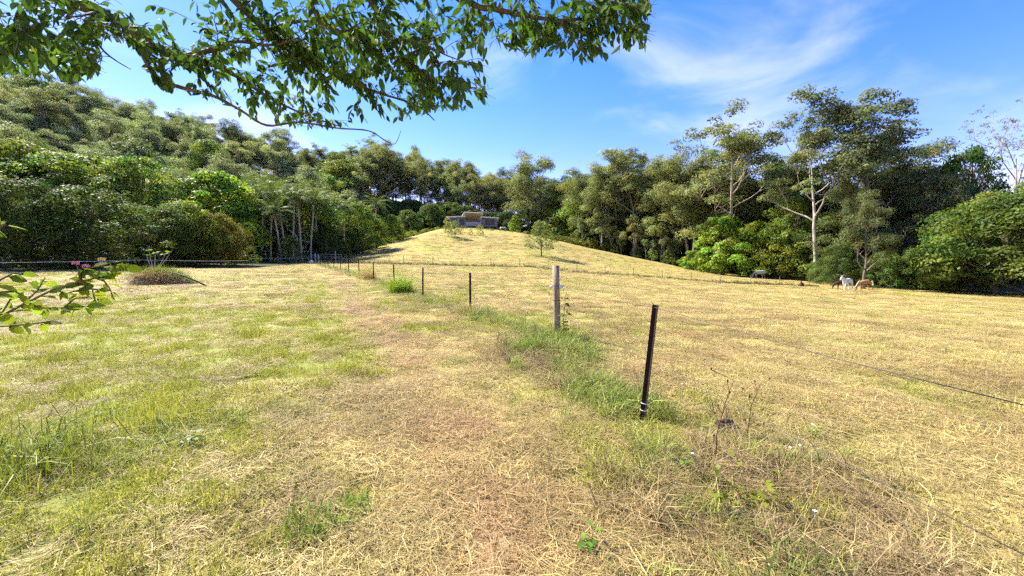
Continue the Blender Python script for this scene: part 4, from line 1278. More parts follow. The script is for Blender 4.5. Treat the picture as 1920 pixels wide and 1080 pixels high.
def overhang():
    r = np.random.default_rng(77)
    base = (-5.6, 0.9)
    z0 = tz(*base)
    o = empty('overhanging_tree', (base[0], base[1], z0))
    tag(o, 'leafy tree whose branches hang across the top of the view', 'tree')
    inv = Vector((-base[0], -base[1], -z0))
    fork = Vector((-5.2, 1.0, 3.3))
    mb = MB()
    mb.tube([Vector((-5.6, 0.9, z0 - 0.3)), Vector((-5.55, 0.92, 0.6)), Vector((-5.4, 0.95, 2.0)), fork], [0.34, 0.27, 0.23, 0.2], 12)
    mb.v = [tuple(Vector(q) + inv) for q in mb.v]
    mb.build('trunk', 'limb_bark', o, True)
    lines = [
        # (list of (px,py,Y)), start radius, end radius
        ([(-200, -160, 2.9), (117, -2, 3.5), (187, 20, 3.6), (260, 67, 3.7), (333, 110, 3.8), (400, 122, 3.9), (443, 143, 4.0), (500, 180, 4.1), (567, 213, 4.2), (640, 238, 4.3)], 0.065, 0.006),
        ([(262, 85, 3.7), (280, 128, 3.7), (300, 150, 3.7), (350, 167, 3.75), (400, 180, 3.8), (450, 206, 3.85), (500, 235, 3.9), (560, 229, 3.95), (630, 240, 4.0), (690, 245, 4.0), (720, 262, 4.0), (740, 270, 4.0), (752, 245, 4.0)], 0.024, 0.002),
        ([(240, -190, 3.0), (437, -2, 3.6), (500, 57, 3.8), (567, 100, 4.0), (633, 143, 4.2), (707, 173, 4.3), (780, 197, 4.4), (815, 226, 4.45)], 0.055, 0.005),
        ([(520, -180, 3.2), (690, -5, 3.6), (712, 42, 3.7), (757, 107, 3.8), (787, 133, 3.85), (827, 157, 3.9), (895, 165, 3.95)], 0.048, 0.006),
        ([(700, -160, 3.0), (873, -2, 3.3), (927, 17, 3.35), (990, 30, 3.4), (1047, 38, 3.45), (1110, 35, 3.5), (1160, 45, 3.55), (1205, 62, 3.6)], 0.04, 0.005),
        ([(1047, 38, 3.45), (1070, 65, 3.45), (1085, 95, 3.4)], 0.016, 0.004),
        ([(900, -60, 3.1), (1060, -15, 3.3), (1130, 0, 3.35), (1200, 15, 3.4)], 0.03, 0.005),
        ([(333, 108, 3.8), (393, 95, 3.7), (443, 78, 3.7), (510, 85, 3.7), (560, 70, 3.7)], 0.03, 0.005),
        ([(-80, -20, 3.2), (0, 58, 3.6), (60, 72, 3.8), (110, 100, 3.9), (160, 128, 4.0), (188, 138, 4.0)], 0.02, 0.003),
        ([(-60, 60, 3.6), (0, 96, 4.0), (30, 110, 4.2), (60, 118, 4.3)], 0.012, 0.003),
        ([(160, 40, 3.6), (190, 90, 3.6), (215, 112, 3.6), (245, 130, 3.6)], 0.014, 0.003),
        ([(100, -60, 2.6), (40, 10, 2.9), (25, 40, 2.9)], 0.012, 0.003),
        ([(187, 20, 3.6), (150, 30, 3.2), (130, 30, 3.0)], 0.014, 0.003),
        ([(560, -60, 3.2), (600, 40, 3.3), (640, 60, 3.4), (680, 40, 3.4)], 0.02, 0.004),
        ([(757, 107, 3.8), (800, 90, 3.7), (840, 105, 3.7), (880, 120, 3.7)], 0.014, 0.003),
        ([(500, 57, 3.8), (560, 40, 3.9), (620, 50, 4.0), (690, 90, 4.1), (740, 140, 4.2)], 0.02, 0.003),
    ]
    subs = []      # leafy shoots
    for li, (pp, ra, rb) in enumerate(lines):
        pts = [at(q[0], q[1], q[2] * 0.72) for q in pp]
        ra, rb = ra * 0.72, rb * 0.72
        if pp[0][1] < -100:      # joins the crown fork outside the view
            pts = [fork, fork.lerp(pts[0], 0.5) + Vector((0, 0, 0.35))] + pts
        # smooth subdivision
        fine = []
        for i in range(len(pts) - 1):
            p0 = pts[max(i - 1, 0)]; p1 = pts[i]; p2 = pts[i + 1]; p3 = pts[min(i + 2, len(pts) - 1)]
            for q in range(5):
                f = q / 5
                fine.append(0.5 * ((2 * p1) + (p2 - p0) * f + (2 * p0 - 5 * p1 + 4 * p2 - p3) * f * f + (3 * p1 - p0 - 3 * p2 + p3) * f ** 3))
        fine.append(pts[-1])
        n = len(fine)
        rad = [ra + (rb - ra) * (i / (n - 1)) ** 0.75 for i in range(n)]
        rad = [q * (1 + 0.10 * math.sin(i * 2.3 + li)) for i, q in enumerate(rad)]
        mb = MB(); mb.tube(fine, rad, 9 if ra > 0.02 else 6)
        mb.v = [tuple(Vector(q) + inv) for q in mb.v]
        mb.build('limb' if ra > 0.02 else 'branch', 'limb_bark', o, True)
        L_ = 0
        bare = (li == 1)
        for i in range(2, n):
            seg = fine[i] - fine[i - 1]
            px, py, fw = project(np.array(fine[i]))
            if py < -260 or px < -260: continue
            if bare and px > 300 and random.random() < 0.62: continue
            k = 2 if r.random() < 0.1 else 1
            for q in range(k):
                d = (seg.normalized() * 0.6 + Vector(r.normal(size=3)) * 0.75)
                d.z = d.z * 0.55 + (0.10 if not bare else -0.1)
                subs.append((fine[i] - seg * r.random(), d.normalized(), r.uniform(0.14, 0.46) if not bare else r.uniform(0.08, 0.16)))
    P = []; D = []; N = []; Ls = []
    tw = MB()
    def shoot(p, d, L, lv):
        n = max(3, int(L / 0.044)); q = Vector(p); pts = [q.copy()]
        for i in range(n):
            d = (d + Vector(r.normal(size=3) * 0.10) + Vector((0, 0, -0.035))).normalized()
            q = q + d * L / n; pts.append(q.copy())
            px, py, fw = project(np.array(q))
            if py > np.interp(px, BX, BY) - 4: break
            if fw < 1.7 and py > -40: break
            side = d.cross(Vector((0, 0, 1)))
            side = side.normalized() if side.length > 0.05 else Vector((1, 0, 0))
            for sg in ((-1, 1) if r.random() < 0.8 else (r.choice([-1, 1]),)):
                ld = side * sg * r.uniform(0.3, 0.9) + d * 0.6 + Vector((0, 0, -r.uniform(0.25, 1.1))) + Vector(r.normal(size=3) * 0.22)
                nn = Vector((0, 0, 1)) + Vector(r.normal(size=3) * 0.55)
                ll = r.uniform(0.042, 0.095)
                P.append(np.array(q)); D.append(np.array(ld)); N.append(np.array(nn)); Ls.append(ll)
        if len(pts) > 2:
            tw.tube(pts, [0.0026 * (1 - 0.6 * i / (len(pts) - 1)) for i in range(len(pts))], 3, cap=False)
        if lv > 0 and L > 0.22:
            for k in range(2):
                i = r.integers(1, len(pts))
                shoot(pts[i], (d + Vector(r.normal(size=3) * 0.8)).normalized(), L * 0.6, lv - 1)
    for (p, d, L) in subs: shoot(p, d, L, 1)
    P = np.array(P); D = np.array(D); N = np.array(N); Ls = np.array(Ls)
    D = nrm(D); N = nrm(N - D * (N * D).sum(1, keepdims=True))
    px, py, fw = project(P + D * Ls[:, None])
    ok = (py < np.interp(px, BX, BY) + 6) & ~((fw < 1.65) & (py > -30))
    P, D, N, Ls, px, py = P[ok], D[ok], N[ok], Ls[ok], px[ok], py[ok]
    print('overhang leaves', len(P))
    tw.v = [tuple(Vector(q) + inv) for q in tw.v]
    t_ = tw.build('twigs', 'limb_bark', o); t_['kind'] = 'stuff'
    # the three hundred that show largest stay single parts
    size = Ls / fw[ok]
    size = np.where((px > 0) & (px < 1920) & (py > 0), size, 0)
    # prefer leaves at the fringe, where they stand clear of the others
    order = np.argsort(-(size * (0.4 + np.exp(-np.abs(np.interp(px, BX, BY) - py) / 40))))
    big, rest = order[:300], order[300:]
    off = np.array(inv)
    V, T = leaves_join(P[rest] + off, D[rest], N[rest], Ls[rest])
    tone = r.uniform(0.6, 1.35, len(rest))
    yl = (r.random(len(rest)) < 0.025).astype(float)
    tn = np.stack([tone * (1 + 1.2 * yl), tone * (1 + 0.5 * yl), tone], 1)
    me = np_mesh('foliage', V, T, np.repeat(tn, len(LV), 0), smooth=True)
    f = link('foliage', me, 'tree_leaf', o); f['kind'] = 'stuff'
    lm = np_mesh('leaf', LV, LT, np.ones(len(LV)), smooth=True); lm.materials.append(MATS['tree_leaf'])
    for i in big:
        q = link('leaf', lm, None, o)
        x = Vector(D[i]); y = Vector(np.cross(N[i], D[i])); z = x.cross(y)
        q.matrix_local = Matrix.Translation(Vector(P[i]) + inv) @ Matrix((x, y, z)).transposed().to_4x4() @ Matrix.Scale(float(Ls[i]), 4)
        v = r.uniform(0.65, 1.35); q.color = (v * r.uniform(0.9, 1.15), v, v, 1)
    # the rest of the crown above and behind the viewer: clumps of the same leaves, out of the picture
    cl = []
    for k in range(200):
        c = np.array([r.uniform(-10.0, -3.0), r.uniform(-4.5, 1.2), r.uniform(3.6, 7.2)])
        if (c[0] + 5) ** 2 + (c[1] - 0.5) ** 2 > 52: continue
        a_, b_, c_ = project(c - [0, 0, 0.75])
        if c_ > 0.2 and b_ > -90: continue
        s = r.uniform(0.4, 0.75)
        cl.append((c - np.array([base[0], base[1], z0]), (s, s, s * 0.7)))
    me = cloud('upper_foliage', r, cl, 60, 0.12, 0.45, droop=0.8, low=-1, shell=0.2)
    f = link('upper_foliage', me, 'tree_leaf', o); f['kind'] = 'stuff'
overhang()

# ------------------------------------------------------------------ lantana spray
def lantana():
    r = np.random.default_rng(91)
    base = (-3.3, 1.75); z0 = tz(*base)
    o = empty('lantana_shrub', (base[0], base[1], z0))
    tag(o, 'lantana shrub with pink flowers reaching in from the left', 'shrub')
    inv = Vector((-base[0], -base[1], -z0))
    lm = np_mesh('leaf', LV * np.array([1, 1.35, 1]), LT, np.ones(len(LV)), smooth=True); lm.materials.append(MATS['lantana_leaf'])
    root = Vector((base[0], base[1], z0))
    stems = [
        [(0, 594, 1.85), (45, 570, 1.9), (100, 543, 1.95), (150, 527, 2.0), (190, 520, 2.05), (230, 505, 2.1)],
        [(45, 568, 1.9), (80, 578, 1.95), (120, 577, 2.0), (165, 575, 2.0)],
        [(100, 543, 1.95), (125, 550, 2.0), (165, 540, 2.0), (200, 545, 2.05)],
        [(150, 527, 2.0), (160, 505, 2.05), (195, 497, 2.05), (215, 490, 2.1)],
        [(150, 527, 2.0), (148, 510, 2.0), (143, 495, 2.0)],
        [(-40, 612, 1.8), (0, 612, 1.85), (55, 608, 1.9), (95, 603, 1.95)],
        [(-40, 560, 1.7), (0, 525, 1.75), (25, 512, 1.8), (45, 515, 1.85)],
        [(-30, 570, 1.7), (0, 548, 1.75), (25, 545, 1.8), (45, 556, 1.8)],
        [(-60, 450, 1.6), (0, 424, 1.65), (10, 420, 1.66)],
        [(-40, 590, 1.8), (5, 585, 1.85), (20, 560, 1.85)],
        [(190, 520, 2.05), (205, 540, 2.08), (212, 556, 2.1)],
        [(120, 577, 2.0), (140, 560, 2.02), (168, 556, 2.05)],
        [(150, 527, 2.0), (172, 540, 2.05), (180, 566, 2.08)],
        [(160, 505, 2.05), (185, 512, 2.08), (212, 512, 2.1), (236, 498, 2.1)],
        [(45, 568, 1.9), (70, 545, 1.95), (85, 520, 1.95)],
    ]
    cnt = 0
    for si, pp in enumerate(stems):
        pts = [at(*q) for q in pp]
        full = list(pts)
        if pp[0][0] <= 0:
            p = pts[0]
            full = [root + Vector((r.normal() * 0.08, r.normal() * 0.08, -0.1)), root.lerp(p, 0.45) + Vector((-0.05, 0, 0.25)), root.lerp(p, 0.8) + Vector((0, 0, 0.16))] + pts
        mb = MB(); n = len(full)
        mb.tube(full, [(0.008 if pp[0][0] <= 0 else 0.0045) * (1 - 0.6 * i / (n - 1)) for i in range(n)], 6)
        mb.v = [tuple(Vector(q) + inv) for q in mb.v]
        mb.build('stem', 'green_stem', o, True)
        for a, b in zip(pts[:-1], pts[1:]):
            k = max(1, int((b - a).length / 0.034))
            for j in range(k):
                p = a.lerp(b, (j + 0.5) / k)
                for sg in (-1, 1):
                    d = (b - a).normalized() * 0.45 + Vector((sg * 0.35, r.normal() * 0.5, sg * 0.5 * r.random() - 0.25)) + Vector(r.normal(size=3) * 0.3)
                    nn = Vector((0, -0.5, 0.8)) + Vector(r.normal(size=3) * 0.45)
                    x = d.normalized(); y = nn.cross(x).normalized(); z = x.cross(y)
                    L = r.uniform(0.045, 0.085)
                    q = link('leaf', lm, None, o)
                    q.matrix_local = Matrix.Translation(p + inv) @ Matrix((x, y, z)).transposed().to_4x4() @ Matrix.Scale(L, 4)
                    v = r.uniform(0.6, 1.4); q.color = (v * r.uniform(0.9, 1.3), v, v * r.uniform(0.7, 1.1), 1)
                    cnt += 1
    for px, py, Y, mat in ((142, 490, 2.0, 'pink_petal'), (161, 496, 2.05, 'pink_petal'), (191, 483, 2.05, 'cream_petal')):
        c = at(px, py, Y); fl = MB()
        for k in range(16):
            a = k * 2.4; rr = 0.016 * math.sqrt(k / 16); p = c + Vector((math.cos(a) * rr, math.sin(a) * rr, -rr * rr * 20)) + inv
            for q in range(4):
                b = q * PI / 2 + k
                fl.poly([p, p + Vector((math.cos(b - .5) * .005, math.sin(b - .5) * .005, .001)), p + Vector((math.cos(b) * .007, math.sin(b) * .007, 0)), p + Vector((math.cos(b + .5) * .005, math.sin(b + .5) * .005, .001))])
            fl.tube([p + Vector((0, 0, -0.012)), p], 0.0012, 3, cap=False)
        f = fl.build('flower', mat, o)
    print('lantana leaves', cnt)
lantana()

# ------------------------------------------------------------------ grass blades and tufts
def strands(r, n, L, width, lift, curl, spread, lie):
    """ribbons of two segments; lie 0 = upright, 1 = flat"""
    az = r.uniform(0, 2 * PI, n); L = r.uniform(L[0], L[1], n)
    b = np.stack([r.normal(size=n) * spread, r.normal(size=n) * spread, np.zeros(n)], 1)
    el = np.where(r.random(n) < lie, r.uniform(-0.02, 0.22, n), r.uniform(0.7, 1.45, n))
    d = np.stack([np.cos(az) * np.cos(el), np.sin(az) * np.cos(el), np.sin(el)], 1)
    b[:, 2] = np.where(el < 0.4, r.uniform(0.0, lift, n), -0.01)
    cv = curl * r.uniform(0.3, 1.2, n)
    sd = np.stack([-np.sin(az), np.cos(az), np.zeros(n)], 1)
    d2 = nrm(d + sd * (r.normal(size=n) * 0.6)[:, None] + np.array([0, 0, -1]) * (cv * np.where(el < 0.4, 0.3, 1))[:, None])
    p1 = b + d * (L * 0.5)[:, None]; p2 = p1 + d2 * (L * 0.5)[:, None]
    p1[:, 2] = np.maximum(p1[:, 2], 0.004); p2[:, 2] = np.maximum(p2[:, 2], 0.002)
    w = width * r.uniform(0.6, 1.3, n)[:, None]
    tw = r.normal(size=(n, 3)) * 0.35
    sdv = nrm(sd + tw)
    V = np.stack([b - sdv * w / 2, b + sdv * w / 2, p1 - sdv * w * 0.45, p1 + sdv * w * 0.45, p2 - sdv * w * 0.1, p2 + sdv * w * 0.1], 1).reshape(-1, 3)
    k = (np.arange(n) * 6)[:, None]
    Q = np.concatenate([k + [0, 1, 3, 2], k + [2, 3, 5, 4]], 0)
    t = np.repeat(r.uniform(0.6, 1.35, n), 6)
    return V, Q, t

m, t, out = newmat('sward')
ta = t.nodes.new('ShaderNodeAttribute'); ta.attribute_name = 'tone'
ia = t.nodes.new('ShaderNodeAttribute'); ia.attribute_type = 'INSTANCER'; ia.attribute_name = 'tint'
c = mul(t, ia.outputs['Color'], ta.outputs['Color'])
b_ = principled(t, rough=0.6, spec=0.25)
t.links.new(c, b_.inputs['Base Color'])
tr = t.nodes.new('ShaderNodeBsdfTranslucent'); t.links.new(c, tr.inputs['Color'])
mxs = t.nodes.new('ShaderNodeMixShader'); mxs.inputs[0].default_value = 0.3
t.links.new(b_.outputs[0], mxs.inputs[1]); t.links.new(tr.outputs[0], mxs.inputs[2]); t.links.new(mxs.outputs[0], out.inputs[0])
MATS['sward'] = m

tuft_col = bpy.data.collections.new('tufts')       # shapes the sward objects scatter
def tuft(idx, *sets, patch=0):
    r = np.random.default_rng(900 + idx)
    Vs = []; Qs = []; Ts = []; b = 0
    for s in sets:
        V, Q, tt = strands(r, **s)
        if patch:
            n = s['n']; q = np.sqrt(r.random(n)) * patch; a = r.uniform(0, 2 * PI, n)
            V = V.reshape(n, 6, 3); V[:, :, 0] += (np.cos(a) * q)[:, None]; V[:, :, 1] += (np.sin(a) * q)[:, None]; V = V.reshape(-1, 3)
        Vs.append(V); Qs.append(Q + b); Ts.append(tt); b += len(V)
    me = np_mesh('tuft', np.concatenate(Vs), np.concatenate(Qs), np.concatenate(Ts))
    me.materials.append(MATS['sward'])
    o = bpy.data.objects.new('tuft_%02d' % idx, me); tuft_col.objects.link(o)
LIE = dict(n=330, L=(0.04, 0.19), width=0.0036, lift=0.03, curl=0.5, spread=0.0, lie=0.96)
for k in range(6): tuft(k, LIE, patch=0.30)                                             # 0-5 lying straw
for k in range(6, 12): tuft(k, dict(n=95, L=(0.04, 0.13), width=0.005, lift=0.01, curl=0.6, spread=0.0, lie=0.12), patch=0.15)      # 6-11 short standing grass
for k in range(12, 15): tuft(k, dict(n=60, L=(0.14, 0.36), width=0.0065, lift=0.02, curl=0.8, spread=0.06, lie=0.15))      # 12-14 longer clumps
for k in range(15, 17): tuft(k, dict(n=70, L=(0.18, 0.48), width=0.0042, lift=0.09, curl=0.8, spread=0.14, lie=0.88))      # 15-16 long matted stems

def scatter_node():
    g = bpy.data.node_groups.new('sward_scatter', 'GeometryNodeTree')
    g.interface.new_socket('Geometry', in_out='INPUT', socket_type='NodeSocketGeometry')
    g.interface.new_socket('Geometry', in_out='OUTPUT', socket_type='NodeSocketGeometry')
    gi = g.nodes.new('NodeGroupInput'); go = g.nodes.new('NodeGroupOutput')
    ci = g.nodes.new('GeometryNodeCollectionInfo'); ci.inputs['Collection'].default_value = tuft_col
    ci.inputs['Separate Children'].default_value = True; ci.inputs['Reset Children'].default_value = True
    def na(name, dt):
        n = g.nodes.new('GeometryNodeInputNamedAttribute'); n.data_type = dt; n.inputs['Name'].default_value = name
        return n.outputs['Attribute']
    ip = g.nodes.new('GeometryNodeInstanceOnPoints'); ip.inputs['Pick Instance'].default_value = True
    er = g.nodes.new('FunctionNodeEulerToRotation')
    g.links.new(na('rot', 'FLOAT_VECTOR'), er.inputs[0])
    g.links.new(gi.outputs[0], ip.inputs['Points'])
    g.links.new(ci.outputs[0], ip.inputs['Instance'])
    g.links.new(na('idx', 'INT'), ip.inputs['Instance Index'])
    g.links.new(er.outputs[0], ip.inputs['Rotation'])
    g.links.new(na('scl', 'FLOAT_VECTOR'), ip.inputs['Scale'])
    g.links.new(ip.outputs[0], go.inputs[0])
    return g
NODE = scatter_node()

def sward(name, X, Y, idx, scl, tint, label, zoff=0.0):
    n = len(X)
    me = bpy.data.meshes.new(name)
    me.vertices.add(n)
    Z = terr(X, Y) + zoff
    me.vertices.foreach_set('co', np.stack([X, Y, Z], 1).astype(np.float32).ravel())
    e = 0.05
    nx = -(terr(X + e, Y) - terr(X - e, Y)) / (2 * e); ny = -(terr(X, Y + e) - terr(X, Y - e)) / (2 * e)
    rot = np.stack([-np.clip(ny, -.4, .4), np.clip(nx, -.4, .4), rng.uniform(0, 2 * PI, n)], 1)
    rot[:, :2] *= 0.0
    a = me.attributes.new('idx', 'INT', 'POINT'); a.data.foreach_set('value', idx.astype(np.int32))
    a = me.attributes.new('rot', 'FLOAT_VECTOR', 'POINT'); a.data.foreach_set('vector', rot.astype(np.float32).ravel())
    a = me.attributes.new('scl', 'FLOAT_VECTOR', 'POINT'); a.data.foreach_set('vector', scl.astype(np.float32).ravel())
    a = me.attributes.new('tint', 'FLOAT_COLOR', 'POINT'); a.data.foreach_set('color', np.concatenate([tint, np.ones((n, 1))], 1).astype(np.float32).ravel())
    o = link(name, me)
    md = o.modifiers.new('scatter', 'NODES'); md.node_group = NODE
    tag(o, label, 'grass', kind='stuff')
    return o

def ring_points(rings, half=1.12):
    X = []; Y = []; R = []
    for r1, r2, dens in rings:
        n = int(half * (r2 * r2 - r1 * r1) * dens)
        r = np.sqrt(rng.uniform(r1 * r1, r2 * r2, n)); a = rng.uniform(-half, half, n)
        X.append(np.sin(a) * r); Y.append(np.cos(a) * r); R.append(r)
    return np.concatenate(X), np.concatenate(Y), np.concatenate(R)

def lerp3(a, b, f):
    return np.asarray(a)[None] * (1 - f[:, None]) + np.asarray(b)[None] * f[:, None]

# lying straw
X, Y, R = ring_points([(0.8, 6, 17), (6, 10, 13), (10, 16, 8), (16, 25, 4), (25, 40, 2), (40, 70, 1.0), (70, 120, 0.5)])
k = inside(X, Y); X, Y, R = X[k], Y[k], R[k]
g, b = cover(X, Y)
k = rng.random(len(X)) < (1.0 - 0.65 * g) * (1 - 0.25 * b); X, Y, R, g, b = X[k], Y[k], R[k], g[k], b[k]
f = np.clip(fbm(X * 0.6, Y * 0.6, 61) * 1.9 - 0.5 + rng.normal(size=len(X)) * 0.25, 0, 1)
tint = lerp3((0.31, 0.225, 0.09), (0.57, 0.465, 0.185), f) * rng.uniform(0.75, 1.2, len(X))[:, None]
tint = tint * (1 - 0.45 * b[:, None]) + np.array([0.42, 0.22, 0.12]) * 0.45 * b[:, None]
s = rng.uniform(0.8, 1.25, len(X)) * (1 + np.clip(R - 10, 0, 60) * 0.025)
sward('dry_straw', X, Y, rng.integers(0, 6, len(X)), np.stack([s, s, np.minimum(s, 1.1)], 1), tint, 'pale dry cut straw lying over the whole paddock', 0.006)

# short standing grass
X, Y, R = ring_points([(0.8, 6, 50), (6, 10, 36), (10, 16, 20), (16, 25, 10), (25, 40, 5), (40, 70, 2.4), (70, 120, 1.0)])
k = inside(X, Y); X, Y, R = X[k], Y[k], R[k]
g, b = cover(X, Y)
k = rng.random(len(X)) < np.clip(0.42 + 0.75 * g, 0, 1) * (1 - 0.6 * b); X, Y, R, g, b = X[k], Y[k], R[k], g[k], b[k]
lush = ss(0.45, 0.95, g)
f = np.clip(g * 1.25 - 0.12 + rng.normal(size=len(X)) * 0.2, 0, 1)
tint = lerp3((0.43, 0.35, 0.125), (0.33, 0.33, 0.055), f)
tint = tint * (1 - 0.6 * lush[:, None]) + np.array([0.42, 0.42, 0.05]) * 0.6 * lush[:, None]
tint = tint * rng.uniform(0.7, 1.2, len(X))[:, None]
s = rng.uniform(0.6, 1.2, len(X)) * (1 + np.clip(R - 10, 0, 60) * 0.02)
sward('short_grass', X, Y, rng.integers(6, 12, len(X)), np.stack([s, s, np.minimum(s, 1.1) * (0.5 + 0.5 * lush + 1.1 * ss(0.5, 0.75, fbm(X * 2.6, Y * 2.6, 97)))], 1), tint, 'short yellow-green grass growing in patches through the straw')

# longer grass along the fences and in the rough corners
px_, py_ = [], []
for i, ((x1, y1), (x2, y2)) in enumerate(zip(FENCE[:-1], FENCE[1:])):
    n = 170 if i < 2 else (110 if i < 4 else 60)
    f = rng.random(n); wd = 0.30 if i < 4 else 0.3
    px_.append(x1 + (x2 - x1) * f + rng.normal(size=n) * wd - 0.1); py_.append(y1 + (y2 - y1) * f + rng.normal(size=n) * 0.3)
xs = np.arange(-26, 47, 0.07); px_.append(xs + rng.normal(size=len(xs)) * 0.2); py_.append(62.0 + 0.6 * np.sin(xs * 0.1) + rng.normal(size=len(xs)) * 0.4)
n = 130; px_.append(rng.normal(size=n) * 0.6 + 1.6); py_.append(rng.normal(size=n) * 0.6 + 2.7)      # rough corner lower right
n = 50; px_.append(rng.normal(size=n) * 0.5 - 3.7); py_.append(rng.normal(size=n) * 0.5 + 3.0)      # left corner
n = 90; px_.append(rng.normal(size=n) * 0.35 + 0.3); py_.append(rng.normal(size=n) * 0.5 + 6.6)       # by the timber post
X = np.concatenate(px_); Y = np.concatenate(py_); R = np.hypot(X, Y)
k = (R > 1.5) & (np.hypot(X - 1.27, Y - 3.6) > 0.42); X, Y, R = X[k], Y[k], R[k]
nz_ = fbm(X * 0.8, Y * 0.8, 71)
dry = rng.random(len(X)) < np.clip(np.where(X > 1.45, 0.55, 0.32) + (nz_ - 0.5) * 2.2, 0.12, 0.95)
idx = np.where(rng.random(len(X)) < np.where(dry, 0.7, 0.15), rng.integers(15, 17, len(X)), rng.integers(12, 15, len(X)))
tint = np.where(dry[:, None], lerp3((0.23, 0.155, 0.074), (0.43, 0.33, 0.155), rng.random(len(X))), lerp3((0.16, 0.20, 0.036), (0.33, 0.37, 0.07), rng.random(len(X))))
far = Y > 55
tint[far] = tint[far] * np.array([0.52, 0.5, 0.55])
s = rng.uniform(0.4, 1.05, len(X)) * np.where((Y > 3.6) & (Y < 12), 1.25, 1.0) * np.where(far, 1.2 + 1.3 * fbm(X * 0.3, Y * 0.3, 88), 1.0)
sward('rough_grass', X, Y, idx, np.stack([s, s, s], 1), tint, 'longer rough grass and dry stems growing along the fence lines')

# ------------------------------------------------------------------ single tussocks, weeds and small things
def tussock(name, x, y, n, L, width, spread, mat, label, tint=(1, 1, 1), curl=0.8, lie=0.1, cat='grass clump', seed=1):
    r = np.random.default_rng(seed)
    V, Q, tt = strands(r, n, L, width, 0.05, curl, spread, lie)
    me = np_mesh('blades', V, Q, tt)
    o = link(name, me, mat); o.location = (x, y, tz(x, y)); o.color = (*tint, 1)
    tag(o, label, cat); return o
tussock('grass_tussock', gx(750, 17.5), 17.5, 900, (0.5, 1.05), 0.016, 0.22, 'green_blade', 'bright lime green grass tussock beside the fence posts', (1.15, 1.2, 0.7), seed=3)
tussock('grass_tussock', gx(1050, 7.5), 7.5, 320, (0.2, 0.5), 0.008, 0.16, 'green_blade', 'green grass clump at the foot of the timber post', (0.95, 0.95, 0.9), seed=4)
tussock('grass_tussock', gx(985, 6.6), 6.6, 300, (0.2, 0.48), 0.008, 0.18, 'green_blade', 'fresh green clump left of the timber post', (1.1, 1.1, 0.9), seed=5)
tussock('grass_tussock', gx(690, 25), 25, 420, (0.5, 1.25), 0.012, 0.25, 'dry_blade', 'tall dry grass clump among the distant fence posts', (1.0, 1.0, 0.9), seed=6)
tussock('grass_tussock', gx(-30, 2.9), 2.9, 460, (0.3, 0.62), 0.008, 0.25, 'green_blade', 'arching long green grass clump at the lower left edge', (0.95, 0.82, 0.7), curl=1.2, seed=7)
tussock('grass_tussock', gx(560, 2.25), 2.25, 130, (0.10, 0.26), 0.007, 0.09, 'green_blade', 'fresh green clump at the bottom edge left of centre', (0.8, 0.95, 0.9), seed=8)
tussock('grass_tussock', gx(650, 2.5), 2.5, 90, (0.08, 0.2), 0.006, 0.08, 'green_blade', 'small green clump right of the bottom edge one', (0.75, 0.95, 0.9), seed=9)
tussock('grass_tussock', gx(870, 11.2), 11.2, 260, (0.25, 0.6), 0.008, 0.22, 'dry_blade', 'dry straw-coloured clump at the second steel post', (0.9, 0.9, 0.9), seed=10)
tussock('grass_tussock', gx(1150, 4.3), 4.3, 220, (0.15, 0.38), 0.006, 0.14, 'green_blade', 'green clump just left of the leaning steel post', (0.9, 0.95, 0.9), seed=11)

# mound with tussock and pipe on the left
def mound():
    x, y = gx(292, 20), 20.0
    o = empty('grass_mound', (x, y, tz(x, y)))
    tag(o, 'heap of earth and dry cuttings topped with long green grass', 'mound')
    r = np.random.default_rng(5)
    n = 36; m_ = 12; V = []; Q = []
    for j in range(m_):
        f = j / (m_ - 1)
        for i in range(n):
            a = 2 * PI * i / n
            rr = (1 - f) * (1 + 0.18 * math.sin(3 * a + 1) + 0.12 * math.sin(2 * a) + 0.10 * r.normal() * (0.3 + f))
            V.append((math.cos(a) * rr * 1.75, math.sin(a) * rr * 0.95, -0.12 + 0.55 * math.sin(f * PI / 2) ** 0.9 + r.normal() * 0.03))
    for j in range(m_ - 1):
        for i in range(n):
            Q.append((j * n + i, j * n + (i + 1) % n, (j + 1) * n + (i + 1) % n, (j + 1) * n + i))
    me = np_mesh('heap', np.array(V), np.array(Q), smooth=True)
    link('heap', me, 'soil_brown', o)
    for nm, mat, cnt, L, w, cx, cy, sx, z, tint, lie in (('long_grass', 'green_blade', 2600, (0.3, 0.7), 0.013, 0.1, 0.15, 0.8, 0.38, (1.0, 0.92, 1.0), 0.1), ('dry_cuttings', 'dry_blade', 1600, (0.3, 0.8), 0.011, 0.25, -0.45, 0.55, 0.22, (0.72, 0.66, 0.62), 0.75)):
        V, Q, tt = strands(r, cnt, L, w, 0.1, 0.9, 1.0, lie)
        V = V.reshape(-1, 6, 3)
        off = V[:, 0:1, :2].copy()
        V[:, :, :2] -= off
        off = off * np.array([sx, 0.22])
        V[:, :, :2] += off + np.array([cx, cy])
        rr = np.sqrt(((off[:, 0, 0] + cx) / 1.75) ** 2 + ((off[:, 0, 1] + cy) / 0.95) ** 2)
        V[:, :, 2] += (-0.12 + 0.55 * np.sqrt(np.clip(1 - rr ** 2, 0, 1)))[:, None]
        b = link(nm, np_mesh(nm, V.reshape(-1, 3), Q, tt), mat, o); b.color = (*tint, 1)
    a = at(325, 511, 19.6); p = [a, at(350, 513, 19.4), at(386, 523, 19.0)]
    zz = tz(p[2].x, p[2].y); p[2].z = zz + 0.03
    p[1].z = (p[0].z + zz) / 2 + 0.12
    pi = MB().tube(p, 0.035, 8).build('poly_pipe', 'black_plastic', None, True); tag(pi, 'black plastic pipe running down from the grassy mound', 'pipe')
mound()

